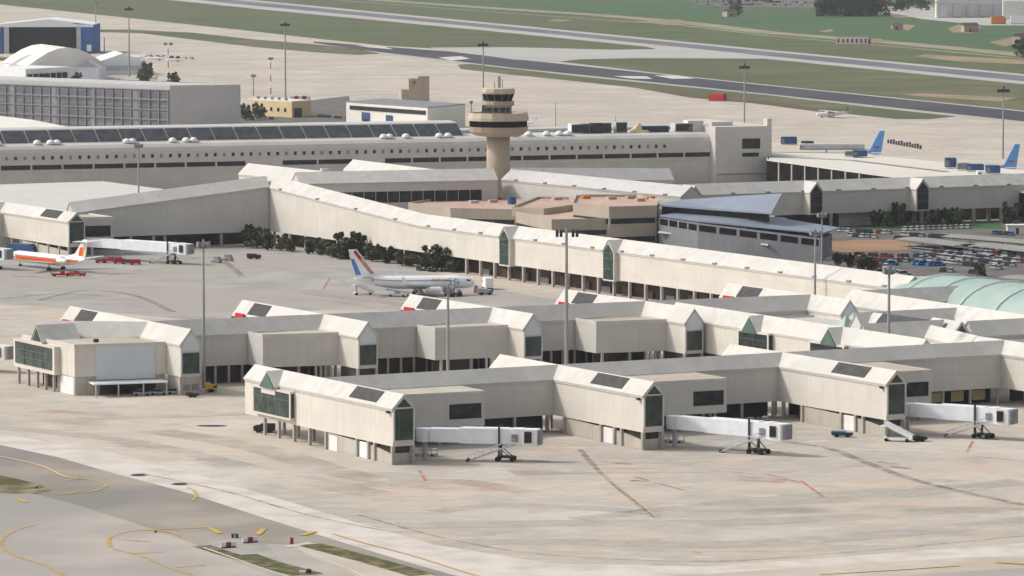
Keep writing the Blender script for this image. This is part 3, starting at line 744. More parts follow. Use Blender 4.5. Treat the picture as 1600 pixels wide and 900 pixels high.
# window bay and gable on the end
dg = tube(S2, (-5.6, 174.5), (4, 174.5), 3.1, 9.5, 11.5, 15.0, name='cross_gable', gutter=False)
S2.add('pane', MB().ext([(-5.62, 172.0, 11.4), (-5.62, 177.0, 11.4), (-5.62, 174.5, 14.3)], (-.1, 0, 0)), 'green_glass', dg['g'])
eb = S2.add('bay_window', MB().box(-5.8, -4.1, 163.5, 188.5, 4.2, 10.9), 'cream_wall')
S2.add('pane', MB().box(-5.92, -5.82, 164.8, 187.2, 5.2, 10.4), 'green_glass', eb)
mbb = MB()
for k in range(1, 4): mbb.box(-6.0, -5.93, 164.8 + k * 5.6 - .08, 164.8 + k * 5.6 + .08, 5.2, 10.4)
for z in (7.0, 8.8): mbb.box(-6.01, -5.93, 164.8, 187.2, z - .08, z + .08)
S2.add('glazing_bar', mbb, 'green_trim', eb)
for k, r in enumerate((165.5, 170.5, 175.5, 181, 187)):
    S2.add('column', MB().box(-5.2, -4.6, r, r + .6, 0, 4.4), 'column')
    S2.add('column', MB().box(3, 3.6, r, r + .6, 0, 4.4), 'column')
S2.add('undercroft_shade', MB().box(-1, 8, 166.5, 182, 0, 4.3), 'shade_dark')
# pale cladding panel and canopy on the front wall
a_, b_ = Vector((-4.2, 155.2)), Vector((17.6, 151.4)); dd = (b_ - a_).normalized(); nn = Vector((dd.y, -dd.x))
def on_front(t0, t1, z0, z1, k0, k1):
    q = [a_ + dd * t0 + nn * k0, a_ + dd * t1 + nn * k0, a_ + dd * t1 + nn * k1, a_ + dd * t0 + nn * k1]
    return MB().hexa([(x.x, x.y, z0) for x in q], [(x.x, x.y, z1) for x in q])
S2.add('cladding_panel', on_front(5.2, 19.4, 3.6, 11.5, .02, .16), 'panel_wall')
cn = S2.add('canopy', on_front(3.2, 21.0, 3.0, 3.35, .18, 6.0), 'white_metal')
for t in (3.6, 9, 15, 20.6): S2.add('canopy_post', on_front(t, t + .3, 0, 3.0, 5.4, 5.7), 'light_grey', cn)
S2.add('bay_shade', on_front(6, 19.5, .1, 2.9, .02, .06), 'shade_dark')  # dark sheet standing in for the shade of an opening
S2.add('camera', MB().box(2, 3, 157.5, 158.5, 12.1, 12.9), 'dark_metal')
for i, (a, b, rl, rr) in enumerate(((44.2, 62.9, 154.2, 150.6), (88.5, 108.0, 149.9, 148.2), (131.5, 150.1, 146.2, 143.2))):
    rb_ = axy((a + b) / 2) - 2.3
    bl = block(S2, [(a, rl), (b, rr), (b, rb_), (a, rb_)], 4.45, 11.9)
    for k in range(3):
        x = a + 1 + k * (b - a - 3) / 2
        S2.add('column', MB().box(x, x + .6, rl - 1, rl - .4, 0, 4.45), 'column', bl)
    S2.add('undercroft_shade', MB().box(a + .6, a + 12, rl + 2.5, rl + 3, 0, 4.4), 'shade_dark', bl)
    for k in range(4):
        x = a + 13.2 + k * 1.3
        S2.add('base_pier', MB().box(x, x + .5, rl - 1.6, rl - 1.1, 0, 4.45), 'trim', bl)
    shade_core(S2, a - 17, b + 3, rb_ + 2.6, rb_ + 3.2, 4.38)

# cross gallery between the two piers, with two dormer bays
T2 = tube(S2, (158.9, 41.5), (158.9, 153.5), 2.7, 4.4, 12.0, 15.2, name='cross_gallery')
bay(T2, 62.5, 75.5, 6.2, 11.3, 1, 1.4, dorm=70.5, m='dark_glass')
bay(T2, 29.0, 43.0, 6.8, 11.2, 1, 1.4, dorm=35.0, m='dark_glass')
columns(T2, [80, 88, 96, 104], [2.3, -2.3], .6)
S2.add('undercroft_shade', MB().box(157, 160.5, 46, 150, 0, 4.3), 'shade_dark')

# ================= junction buildings at the right =================
S3 = Site('junction_building', 190, 90, 'low roofed junction building between the two piers with glazed slope and small green pyramids', 'terminal building')
block(S3, [(161.9, 44), (176, 44), (200, 60), (206, 150), (161.9, 150)], 0.0, 10.3, wall='cream_wall', roof='grey_roof')
T = tube(S3, (178.8, 50), (186, 84), HW, 5, 12.0, 14.4, name='gallery')
T = tube(S3, (166, 79), (192, 79), 2.6, 8, 12.2, 15.4, name='gallery', wall='shaded_grey_wall')
T = tube(S3, (189.4, 72), (189.4, 84), 2.6, 8, 12.3, 15.5, name='gallery')
roof_panel(T, 4.5, 5.8, 1, .3, .8)
gable(T, 0, 'glass', zb=10.0)
T = tube(S3, (181, 105), (211, 105), 2.6, 8, 12.2, 15.4, name='gallery', wall='shaded_grey_wall')
T = tube(S3, (209.5, 66), (213.5, 157), 3.0, 8, 12.6, 16.0, name='gallery')
T = tube(S3, (192, 73), (245, 73), 2.8, 8, 12.2, 15.4, name='gallery', wall='shaded_grey_wall')
T = tube(S3, (185.5, 80), (185.5, 104), 2.9, 8, 12.2, 15.3, name='gallery')
roof_panel(T, -.5, 20, 1, 0.0, 1.05, name='glazed_roof')
T = tube(S3, (214, 157), (247, 157), 2.8, 8, 12.4, 15.6, name='gallery', wall='shaded_grey_wall')
for (u, v, s) in ((1322, 510, 2.0), (1334, 509, 2.4), (1346, 509, 1.8), (1467, 501, 2.0), (1484, 499, 3.0), (1497, 502, 2.2), (1506, 503, 1.8)):
    c = fr(u, v, 10.6)
    S3.add('glass_pyramid', MB().add([(c[0] - s, c[1] - s, 10.4), (c[0] + s, c[1] - s, 10.4), (c[0] + s, c[1] + s, 10.4), (c[0] - s, c[1] + s, 10.4), (c[0], c[1], 10.4 + 1.5 * s)],
                                     [(0, 1, 4), (1, 2, 4), (2, 3, 4), (3, 0, 4), (3, 2, 1, 0)]), 'dome_glass')

# ================= the inclined corridor =================
S4 = Site('boarding_corridor', 248, 380, 'very long white roofed corridor behind the stands, rising towards its left end', 'terminal corridor')
PC = 248.0; CH = 3.6
brk = fr(640, 352, 13.3)[1]
Ta = tube(S4, (PC, 180), (PC, brk), CH, 4.9, 13.3, 16.4, drains=16, name='corridor')
Tb = tube(S4, (PC, brk), (PC, 572), CH, 4.9, 13.3, 16.4, end=(4.7, 19.9, 23.0), drains=4, name='corridor')
slit(Ta, 398 - 180, 5.0, 1, ze=13.0, dhw=2.8)
slit(Ta, 334 - 180, 5.0, 1, ze=13.0, dhw=2.8)
columns(Ta, [80 + 9.2 * k for k in range(28) if 110 + 9.2 * k < Ta['L']], [CH - .3], .8)
columns(Ta, [84 + 18.4 * k for k in range(14) if 114 + 18.4 * k < Ta['L']], [-CH + .3], .8)
columns(Tb, [8 + 12 * k for k in range(int(Tb['L'] / 12))], [CH - .3], .8)
S4.add('undercroft_shade', MB().box(PC + 1.4, PC + 2.2, 250, 566, 0, 4.68), 'shade_dark')
for k in range(14):
    r = 268 + k * 12.5
    S4.add('ground_floor_wall', MB().box(PC + .6, PC + 1.0, r, r + 5, 0, 1.8 + .5 * (k % 3)), 'brown' if k % 3 else 'mid_grey')
# link to the left
Tl = tube(S4, (176, 577.5), (244.5, 570), CH, 4.2, 12.6, 15.8, end=(4.6, 19.8, 23.0), wall='shaded_grey_wall', roof='white_roof', name='link_corridor')
columns(Tl, [6, 20, 28, 32, 52, 64], [-CH + .3], .8)
S4.add('undercroft_shade', MB().box(178, 243, 576, 577, 0, 4.1), 'shade_dark')
face_window(S4, Tl['g'], (172, 575.2), (182, 574.0), 6.5, 10, frame=False)

# ================= far left pier =================
S5 = Site('terminal_pier', 160, 560, 'far left cream pier with one gabled finger beside the red-striped jet', 'airport pier')
T = tube(S5, (162.2, 540), (162.2, 612), 2.9, 4.0, 12.2, 15.0, name='finger')
gable(T, 0, 'glass', zb=5.0); roof_panel(T, 10, 24, 1)
undercroft(T, 1, 40, 1, .25, (2.6, 3.8)); columns(T, [.3, 8, 17, 26, 40, 48, 60], [2.6, -2.6], .7)
S5.add('undercroft_shade', MB().box(161, 164, 541, 580, 0, 3.9), 'shade_dark')
T = tube(S5, (100, 604), (162, 600), 2.9, 4.02, 12.18, 14.98, wall='shaded_grey_wall', name='gallery')
columns(T, [5, 15, 25, 35, 45, 55], [-2.6], .6)
S5.add('undercroft_shade', MB().box(100, 160, 601, 602, 0, 3.9), 'shade_dark')
bl = block(S5, [(165.2, 556), (181, 553), (181, 575), (165.2, 575)], 4.0, 12.0)
face_window(S5, bl, (171, 554.95), (180, 553.2), 6, 9.6, frame=False)

# ================= hall and low galleries in front of the main terminal =================
S6 = Site('connector_hall', 250, 680, 'wide low grey-roofed connector hall between the rising corridor and the main terminal', 'terminal building')
block(S6, [(-40, 602), (150, 596), (246, 584), (262, 640), (262, 748), (-40, 742)], 0, 11.5, roof='white_roof', wall='shaded_grey_wall', par=.1)
def two(u0, v0, u1, v1, z): return fr(u0, v0, z), fr(u1, v1, z)
a, b = two(388, 256, 520, 270, 17.5)
T = tube(S6, b, a, 4, 4, 13.8, 17.5, name='gallery')
a, b = two(552, 250, 690, 267, 17.5)
T = tube(S6, b, a, 4, 4, 13.8, 17.5, name='gallery')
M0 = fr(462, 270, 19.6); M1 = fr(770, 264, 19.6)
T = tube(S6, M0, M1, 5.2, 4.5, 15.9, 19.6, wall='shaded_grey_wall', roof='white_roof', name='gallery')
wa = V2(tp(T, 6, -5.2, 0)); wb = V2(tp(T, T['L'] - 6, -5.2, 0))
face_window(S6, T['g'], wa, wb, 8.6, 12.6, bars=14)
M2a = fr(800, 265, 19.0); M2b = fr(1080, 292, 17.6)
T = tube(S6, M2b, M2a, 4.6, 4.5, 14.4, 17.6, end=(4.5, 15.6, 19.0), wall='shaded_grey_wall', roof='grey_roof', name='gallery', drains=6)  # grey wall and roof put cloud shade into the colour
T = tube(S6, fr(800, 263, 18), fr(1045, 264, 16.5), 4.6, 4.5, 14, 18, end=(4.5, 12.6, 16.5), wall='shaded_grey_wall', roof='grey_roof', name='gallery')
S6.add('water_tank', MB().box(*sorted((M0[0] + 12, M0[0] + 15)), M0[1] + 3, M0[1] + 5, 19, 20.6), 'light_grey')

# ================= right rear concourse =================
S7 = Site('rear_concourse', 470, 553, 'cream rear concourse with two dark glazed gables above the car park', 'terminal building')
Rc = 553.0
T = tube(S7, (395, Rc), (640, Rc - 8), 4.2, 5.0, 13.1, 16.6, wall='shaded_grey_wall', roof='white_roof', name='gallery', drains=17)
for x in (448.3 - 395, 492.6 - 395, 399 - 395):
    slit(T, x, 5.6, -1, dhw=2.3, dout=4.5, ze=13.0, zr=16.5, m='dark_glass')
columns(T, [62, 100, 106, 122, 134, 150, 160, 175], [-3.9], 1.0)
S7.add('ground_floor', MB().box(440, 600, 556, 558, 0, 4.9), 'shade_dark')
S7.add('ground_floor_wall', MB().box(462, 474, 549.5, 550, 0, 4.9), 'tan_wall')
for k in range(9):
    S7.add('pilaster', MB().box(474 + k * 6.5, 475.6 + k * 6.5, 549.4, 550, 0, 4.9), 'tan_wall' if k % 2 else 'column')
# flat roofed annex behind with dark glazed side
fp = [fr(1198, 250, 10.5), fr(1366, 273, 10.5), fr(1620, 303, 10.5), fr(1720, 285, 10.5), fr(1640, 272, 10.5), fr(1330, 240, 10.5), fr(1198, 238, 10.5)]
S8 = Site('departures_annex', fp[0][0], fp[0][1], 'flat cream roofed annex with dark glazed side behind the rear concourse', 'terminal building')
bl = block(S8, fp, 0, 10.5, wall='black_glass', roof='cream_roof', par=.3)
mm = MB()
for k in range(1, 8):
    q = V2(fp[0]) + (V2(fp[1]) - V2(fp[0])) * k / 8
    mm.box(q.x - .5, q.x + .1, q.y - .4, q.y + .4, 0, 10)
S8.add('mullion', mm, 'column', bl)

# ================= main terminal =================
ta = Vector(at(-60, 311.5)); tb = Vector(at(1198, 284))
tdir = (tb - ta).normalized(); TL = (tb - ta).length; trz = math.atan2(tdir.y, tdir.x)
MT = empty('main_terminal', (ta.x, ta.y, 0), trz, 'huge grey main terminal with a row of small square windows under slanted roof panels', 'terminal building')
def tx(u, v=300):           # distance along the facade for image bearing u
    # intersect the bearing with the facade line
    bx_, by_ = (u - 800) / FPX, 1.0 / math.cos(0)
    A_ = Vector(at(u, 300)); d0 = A_.normalized()
    den = tdir.x * d0.y - tdir.y * d0.x
    return (-(ta.x) * d0.y + ta.y * d0.x) / den
mb = MB()
prof = [(0, 0), (0, 12.0), (0.0, 16.6), (1.4, 19.2), (4.0, 20.6), (6.0, 20.9), (6.0, 20.9)]
x_end = tx(1112)
x_pan = tx(732)
back = 46
pr = [(0, 0), (0, 17.6), (0.8, 19.0), (2.4, 20.2), (5.5, 20.9), (back, 20.9), (back, 0)]
vs = [(0, y, z) for y, z in pr] + [(x_end, y, z) for y, z in pr]; n = len(pr)
mb.add(vs, [tuple(range(n)), tuple(range(2 * n - 1, n - 1, -1))] + [(i, i + n, (i + 1) % n + n, (i + 1) % n) for i in range(n)])
wallo = mb.build('wall', 'shaded_grey_wall', MT)
# setback upper storey with slanted panels
up = MB(); pr = [(5.8, 20.95), (14.5, 25.6), (15.2, 26.2), (24, 26.6), (25, 20.95)]
n = len(pr); vs = [(0, y, z) for y, z in pr] + [(x_pan, y, z) for y, z in pr]
up.add(vs, [tuple(range(n)), tuple(range(2 * n - 1, n - 1, -1))] + [(i, i + n, (i + 1) % n + n, (i + 1) % n) for i in range(n)])
upo = up.build('upper_roof', 'shaded_grey_wall', MT)
np_ = 22
for k in range(np_):
    a = x_pan * k / np_ + .28; b = x_pan * (k + 1) / np_ - .28
    f = lambda t: (5.8 + 8.7 * t, 20.95 + 4.65 * t + .12)
    (y0, z0), (y1, z1) = f(.06), f(.97)
    MB().hexa([(a, y0, z0), (b, y0, z0), (b, y1, z1), (a, y1, z1)], [(a, y0 - .1, z0 + .2), (b, y0 - .1, z0 + .2), (b, y1 - .1, z1 + .2), (a, y1 - .1, z1 + .2)]).build('solar_panel', 'solar', upo)
MB().box(x_pan, x_end, 26, 44, 20.95, 22.3).build('upper_roof', 'light_grey', MT)
xw0, xw1 = tx(-4), tx(1038); nw = 77
PANES = []
wproto = MB().box(-.75, .75, -.10, .12, -.85, .85).build('window', 'trim', wallo)
wpane = MB().box(-.58, .58, -.16, -.11, -.7, .7).build('pane', 'dark_glass', wproto)
for k in range(nw):
    x = xw0 + (xw1 - xw0) * k / (nw - 1)
    if k == 0: o = wproto
    else:
        o = wproto.copy(); COL.objects.link(o); o.parent = wallo
        c = wpane.copy(); COL.objects.link(c); c.parent = o
        if k % 7 in (1, 4) or k % 11 == 3:
            if not PANES:
                PANES.append(wpane.data.copy()); PANES[0].materials[0] = MATS['mid_grey']
            c.data = PANES[0]
    o.location = (x, 0, 15.6)
rib = [(tx(0), tx(385)), (tx(440), tx(552)), (tx(600), tx(1110))]
for a, b in rib:
    k = int((b - a) / 11.5) or 1
    for j in range(k):
        MB().box(a + (b - a) * j / k + .5, a + (b - a) * (j + 1) / k - .3, -.08, .05, 11.0, 12.8).build('ribbon_window', 'dark_glass', wallo)
MB().box(0, x_end, -.5, -.02, 9.9, 10.5).build('cornice', 'trim', wallo)
# end block
xb0, xb1 = tx(1110), tx(1198)
eb = MB().box(xb0 + .1, xb1, -5, 34, 0, 23.4).build('end_block', 'shaded_grey_wall', MT)
MB().box(xb0 + 2, tx(1150), 4, 30, 23.4, 25.0).build('roof_plant', 'trim', eb)
MB().box(xb1 - 2.0, xb1, -5, -1, 23.4, 26.5).build('parapet_pier', 'shaded_grey_wall', eb)
MB().box(tx(1152), tx(1180), -5.1, -4.9, 14.2, 18.4).build('window', 'dark_glass', eb)
MB().box(tx(1152), tx(1178), -5.1, -4.9, 10.9, 12.5).build('window', 'dark_glass', eb)
MB().box(xb0 + 1, xb1 - 2, -5.3, -5.02, 3.6, 4.0).build('ledge', 'mid_grey', eb)
# roof plant between panels and end block
for u, w_, d_, h_, m_ in ((912, 5, 4, 4, 'white_paint'), (925, 4, 4, 4, 'mid_grey'), (944, 4.5, 4, 4.2, 'dark_metal'), (958, 4.5, 4, 4.2, 'mid_grey'), (982, 5, 4, 4.5, 'light_grey'), (1035, 12, 4, 2.6, 'blue'), (1080, 8, 5, 3.6, 'trim'), (1098, 7, 5, 4.6, 'fabric')):
    x = tx(u); MB().box(x - w_ / 2, x + w_ / 2, 8, 8 + d_, 20.95, 20.95 + h_).build('roof_plant', m_, MT)
    MB().box(x - w_ / 2 + .3, x + w_ / 2 - .3, 7.8, 8.0, 21.4, 20.6 + h_).build('grille', 'dark_metal' if m_ != 'fabric' else 'trim', MT)
x = tx(1012); MB().add([(x - 4, 7, 20.95), (x + 4, 7, 20.95), (x + 4, 13, 20.95), (x - 4, 13, 20.95), (x, 10, 25)], [(0, 1, 4), (1, 2, 4), (2, 3, 4), (3, 0, 4), (3, 2, 1, 0)]).build('roof_pyramid', 'cream_yellow', MT)
x = tx(974); MB().rod((x, 9, 21), (x, 9, 28), .12).build('aerial', 'steel', MT)
# white domed roof lights on the ledge
dome = MB().lathe([(1.6, 0), (1.6, .6), (1.35, 1.2), (.8, 1.6), (.05, 1.75)], 12)
dp = None
for u in (2, 63, 84, 94, 203, 212, 275, 296, 308, 605, 614, 640, 692, 706, 808, 832, 880, 893, 860):
    if dp is None: dp = dome.build('roof_light', 'white_paint', wallo, smooth=True); o = dp
    else: o = dp.copy(); COL.objects.link(o); o.parent = wallo
    o.location = (tx(u), 4.6, 20.75)

# ================= control tower =================
tx_, ty_ = at(778.5, 345)
TW = empty('control_tower', (tx_, ty_), 0, 'round concrete control tower with two dark glazed rings and a flared cab', 'control tower')
MB().lathe([(4.6, 0), (4.5, 8), (4.25, 20), (4.25, 31.5)], 28).build('shaft', 'tower_concrete', TW, smooth=True)
dk = MB().lathe([(4.4, 30.6), (8.6, 31.2), (10.6, 32.6), (11.2, 34.4)], 16).build('deck', 'tower_concrete', TW)
MB().lathe([(10.7, 34.41), (10.7, 36.6)], 16).build('deck_window', 'black_glass', dk)
MB().lathe([(11.25, 36.61), (11.3, 37.6), (10.9, 39.4), (10.4, 39.4), (10.4, 38.8)], 16).build('deck_parapet', 'tower_light', dk)
dr = MB().lathe([(5.1, 38.6), (5.1, 42.2)], 12).build('drum', 'tower_concrete', TW)
for a in range(-150, -20, 26):
    t = rad(a); cx, cy = 5.15 * math.cos(t), 5.15 * math.sin(t)
    o = MB().box(-.9, .9, -.1, .1, 39.6, 41.4).build('window', 'dark_glass', dr); o.location = (cx, cy, 0); o.rotation_euler = (0, 0, t + math.pi / 2)
MB().lathe([(5.6, 42.0), (6.0, 42.4), (6.0, 43.6), (5.2, 43.7)], 12).build('cab_floor', 'tower_concrete', TW)
cb = MB().lathe([(5.0, 43.71), (5.9, 46.3)], 12).build('cab_window', 'black_glass', TW)
MB().lathe([(6.1, 46.31), (6.3, 47.0), (6.1, 48.2), (5.6, 48.4)], 12).build('cab_roof', 'tower_light', TW)
mu = MB()
for i in range(12):
    t = 2 * math.pi * (i + .5) / 12; mu.rod((5.02 * math.cos(t), 5.02 * math.sin(t), 43.7), (5.95 * math.cos(t), 5.95 * math.sin(t), 46.3), .09, n=5)
mu.build('mullion', 'mid_grey', cb)
MB().box(-.1, .9, -.5, .5, 48.4, 52.6).build('aerial_post', 'column', TW)
MB().rod((-1.4, 0, 48.4), (-1.4, 0, 50.5), .3).build('aerial', 'light_grey', TW)
MB().rod((1.5, 0, 48.4), (1.5, 0, 51.5), .12).build('aerial', 'steel', TW)
MB().rod((-5.6, -1, 39.4), (-5.6, -1, 47.0), .25).build('aerial', 'column', TW)
MB().rod((-9.8, -1, 39.4), (-9.8, -1, 43.2), .22).build('camera_post', 'column', TW)
MB().box(-10.4, -9.2, -1.5, -.5, 42.8, 43.7).build('camera', 'mid_grey', TW)
MB().box(-5.9, -4.7, -4.2, -3.4, 39.5, 42.2).build('equipment_cabinet', 'green_trim', TW)
rl = MB()
for i in range(16):
    t0, t1 = 2 * math.pi * (i + .5) / 16, 2 * math.pi * (i + 1.5) / 16
    p = lambda t, z: (10.8 * math.cos(t), 10.8 * math.sin(t), z)
    rl.rod(p(t0, 40.3), p(t1, 40.3), .05, n=4); rl.rod(p(t0, 39.4), p(t0, 40.3), .05, n=4)
rl.build('railing', 'steel', TW)

# ================= brown technical block =================
def px_block(S, pts, z0, z1, wall, roof, name='block', par=.9):
    return block(S, [fr(u, v, z1) for u, v in pts], z0, z1, wall, roof, name, par)
B0 = fr(850, 360)
S9 = Site('technical_block', B0[0], B0[1], 'low stepped tan office block with terracotta roof terraces at the foot of the control tower', 'office building')
b1 = px_block(S9, [(638, 320), (704, 329), (806, 331), (842, 318), (780, 312), (700, 311)], 0, 8.6, 'tan_wall', 'tan_roof', 'wing')
b2 = px_block(S9, [(806, 334), (862, 347), (950, 345), (962, 335), (900, 322), (842, 318)], 0, 9.0, 'tan_wall', 'tan_roof', 'wing')
b3 = px_block(S9, [(895, 321), (952, 327), (1026, 325), (1030, 317), (1000, 308), (900, 308)], 0, 13.0, 'tan_wall', 'tan_roof', 'wing')
b4 = px_block(S9, [(800, 327), (850, 330), (905, 322), (890, 312), (840, 311)], 8, 10.4, 'tan_wall', 'tan_roof', 'wing')
for nm, b, pts, z1, bands in (('a', b1, [(638, 320), (704, 329), (806, 331)], 8.6, ((4.2, 5.8), (.8, 2.4))), ('b', b2, [(806, 334), (862, 347), (950, 345)], 9.0, ((4.4, 6.0), (.8, 2.4))),
                            ('c', b3, [(895, 321), (952, 327), (1026, 325), (1030, 317)], 13.0, ((8.0, 9.8), (1.8, 3.6)))):
    P = [V2(fr(u, v, z1)) for u, v in pts]
    for a, e in zip(P, P[1:]):
        d = (e - a).normalized()
        for z0, zz in bands: face_window(S9, b, a + d * .6, e - d * .6, z0, zz, frame=False, out=.12)
for (u, v) in ((905, 309), (915, 311), (985, 311), (1000, 315), (870, 317), (770, 313), (740, 314), (955, 312), (1015, 312)):
    c = fr(u, v, 13 if u > 880 else 9.5); z = 13.1 if u > 895 else (10.5 if u > 800 else 8.7)
    S9.add('roof_plant', MB().box(c[0] - 1.6, c[0] + 1.6, c[1] - 1, c[1] + 1, z, z + 1.0), random.choice(['tan_roof', 'orange', 'light_grey', 'tan_wall']))
c = fr(800, 314, 10); S9.add('water_tank', MB().lathe([(1.6, 9), (1.6, 11.4), (.2, 12)], 12, c), 'blue')
S9.add('undercroft_wall', MB().box(c[0] - 10, c[0] + 18, c[1] - 24, c[1] - 23, 0, 4), 'shade_dark')

# ================= blue roofed building =================
c0 = fr(1150, 390); S10 = Site('blue_roofed_building', c0[0], c0[1], 'grey office building with sweeping pointed pale blue metal roofs', 'office building')
def roofplate(S, pts, th, m, name, parent=None):
    P = [(*fr(u, v, z), z) for u, v, z in pts]
    return S.add(name, MB().ext(P, (0, 0, th)), m, parent)
wl = S10.add('wall', MB().prism([fr(1030, 340, 10), fr(1090, 350, 10), fr(1282, 374, 7), fr(1300, 366, 7), fr(1225, 340, 10), fr(1100, 330, 10)], 0, [10, 10, 7, 7, 10, 10]), 'blue_grey_wall')
roofplate(S10, [(1028, 322, 13), (1120, 329, 13), (1206, 335, 13.5), (1222, 305, 19), (1150, 309, 16), (1060, 315, 14)], .6, 'blue_roof', 'roof', wl)
up_ = S10.add('upper_wall', MB().prism([fr(1034, 324, 12.5), fr(1120, 330, 12.5), fr(1202, 336, 12.5), fr(1200, 326, 12.5), fr(1060, 319, 12.5)], 10, 12.9), 'dark_glass')
roofplate(S10, [(1030, 338, 10.3), (1092, 347, 10.3), (1286, 366, 8.4), (1312, 358, 8.4), (1220, 343, 10.4), (1100, 330, 10.6)], .5, 'blue_roof', 'roof', wl)
WP = [(V2(fr(1030, 340, 10)), 10.0), (V2(fr(1090, 350, 10)), 10.0), (V2(fr(1282, 374, 7)), 7.0)]
for (a, za), (b, zb) in zip(WP, WP[1:]):
    L_ = (b - a).length; nb = max(2, int(L_ / 7.5)); n_ = Vector(((b - a).y, -(b - a).x)).normalized()
    for k in range(nb):
        t0, t1 = (k + .08) / nb, (k + .92) / nb; p = a + (b - a) * t0; q = a + (b - a) * t1; z0 = za + (zb - za) * t0; z1 = za + (zb - za) * t1
        S10.add('window', MB().hexa([(*(p + n_ * .05), z0 - 2.3), (*(q + n_ * .05), z1 - 2.3), (*(q - n_ * .1), z1 - 2.3), (*(p - n_ * .1), z0 - 2.3)], [(*(p + n_ * .05), z0 - .25), (*(q + n_ * .05), z1 - .25), (*(q - n_ * .1), z1 - .25), (*(p - n_ * .1), z0 - .25)]), 'black_glass', wl)
roofplate(S10, [(1028, 364, 5.2), (1150, 376, 4.6), (1200, 384, 4.2), (1202, 378, 4.2), (1150, 370, 4.6), (1040, 358, 5.2)], .4, 'trim', 'canopy', wl)
S10.add('undercroft_wall', MB().prism([fr(1032, 380, 0), fr(1160, 400, 0), fr(1160, 396, 0), fr(1040, 376, 0)], 0, 4), 'shade_dark')

# ================= green glass vault =================
D0 = fr(1440, 462, 10)
S11 = Site('glass_vault', 262, 150, 'pale green translucent barrel vault behind the right end of the white corridor', 'glass roof')
ra, rb2 = 203.0, 60.0; pc = 254.5; rx = 16.0
mbv = MB(); rbm = MB(); N = 14
def vault(r, t, k=1.0):
    e = min(1.0, max(0.0, (ra - r) / 34.0)); s = math.sqrt(max(0.0, 1 - (1 - e) ** 2))
    return (pc - math.cos(t) * rx * (0.15 + .85 * s) * k, r, 7.0 + math.sin(t) * 10.2 * s * k)
rs = [ra - x for x in (0, 1, 3, 6, 10, 15, 20, 26, 36, 48, 60, 75, 90, 110, 138)]
vs = [vault(r, math.pi * i / N) for r in rs for i in range(N + 1)]
mbv.add(vs, [(j * (N + 1) + i, j * (N + 1) + i + 1, (j + 1) * (N + 1) + i + 1, (j + 1) * (N + 1) + i) for j in range(len(rs) - 1) for i in range(N)])
vo = S11.add('vault_glazing', mbv, 'dome_glass', smooth=True)
for r in [ra - x for x in (4, 15, 28, 42, 56, 72, 90)]:
    rm = MB()
    for i in range(N): rm.rod(vault(r, math.pi * i / N, 1.025), vault(r, math.pi * (i + 1) / N, 1.025), .22, n=6)
    S11.add('rib', rm, 'dome_rib', vo)
S11.add('base_wall', MB().box(pc - rx + .4, pc + rx - .4, rb2, ra - 22, 0, 7.0), 'cream_wall')

# ================= parking and office block, far left =================
def ground_building(name, L, C, R, h, label, cat, wl, wr, roof='grey_roof', group=None):
    "L, C, R: sighted base corners (left, near, right)"
    C = Vector(at(*C)); L = Vector(at(*L)); R = Vector(at(*R)); B = L + R - C
    e = empty(name, (C.x, C.y), 0, label, cat, group)
    o = (C.x, C.y, 0)
    poly = [tuple(L), tuple(C), tuple(R), tuple(B)]
    mb = MB().prism(poly, 0, h)
    w_ = mb.build('wall', wr, e, o)
    d = (L - C).normalized(); n = Vector((d.y, -d.x));
    if n.y > 0: n = -n
    if wl:
        q = [C + d * .5 + n * .02, L + n * .02, L + n * .4, C + d * .5 + n * .4]
        MB().hexa([(x.x, x.y, 1) for x in q], [(x.x, x.y, h - 2) for x in q]).build('facade_glazing', wl, w_, o)
    MB().prism([tuple(C + (Vector(p) - (C + B) / 2) * .0 + Vector(p) - C) for p in poly], h + .01, h + .5).build('roof', roof, e, o)
    return e, w_, o, C, L, R, B, d, n
e, w_, o, C, L, R, B, d, n = ground_building('parking_block', (-130, 190), (266, 208), (376, 206), 23.5, 'large grey multi-storey block with a gridded glass front behind the main terminal', 'parking building', 'park_glass', 'park_grey')
sl = MB(); ver = MB()
for z in (1.0, 6.3, 11.3, 16.3, 21.3):
    q = [C + n * .42, L + n * .42, L + n * .9, C + n * .9]; sl.hexa([(x.x, x.y, z) for x in q], [(x.x, x.y, z + .5) for x in q])
for k in range(28):
    p = C + d * (k * 6.6 + .5); q = [p + n * .4, p + d * .4 + n * .4, p + d * .4 + n * 1.0, p + n * 1.0]
    ver.hexa([(x.x, x.y, 1) for x in q], [(x.x, x.y, 21.8) for x in q])
sl.build('floor_band', 'fin_grey', w_, o); ver.build('fin', 'fin_grey', w_, o)
# curved pale canopy in front of it
sp = [at(u, v, 14) for u, v in ((-60, 178), (0, 181), (50, 187), (106, 198), (60, 199), (-60, 200))]
cc = empty('curved_canopy', sp[2], 0, 'pale curved canopy roof at the left edge below the glass fronted block', 'canopy')
MB().prism(sp, 13, 14).build('roof', 'fabric', cc, (*sp[2], 0))
for k in (0, 2, 5): MB().box(sp[k][0] - .4, sp[k][0] + .4, sp[k][1] - .4, sp[k][1] + .4, 0, 13).build('post', 'column', cc, (*sp[2], 0))

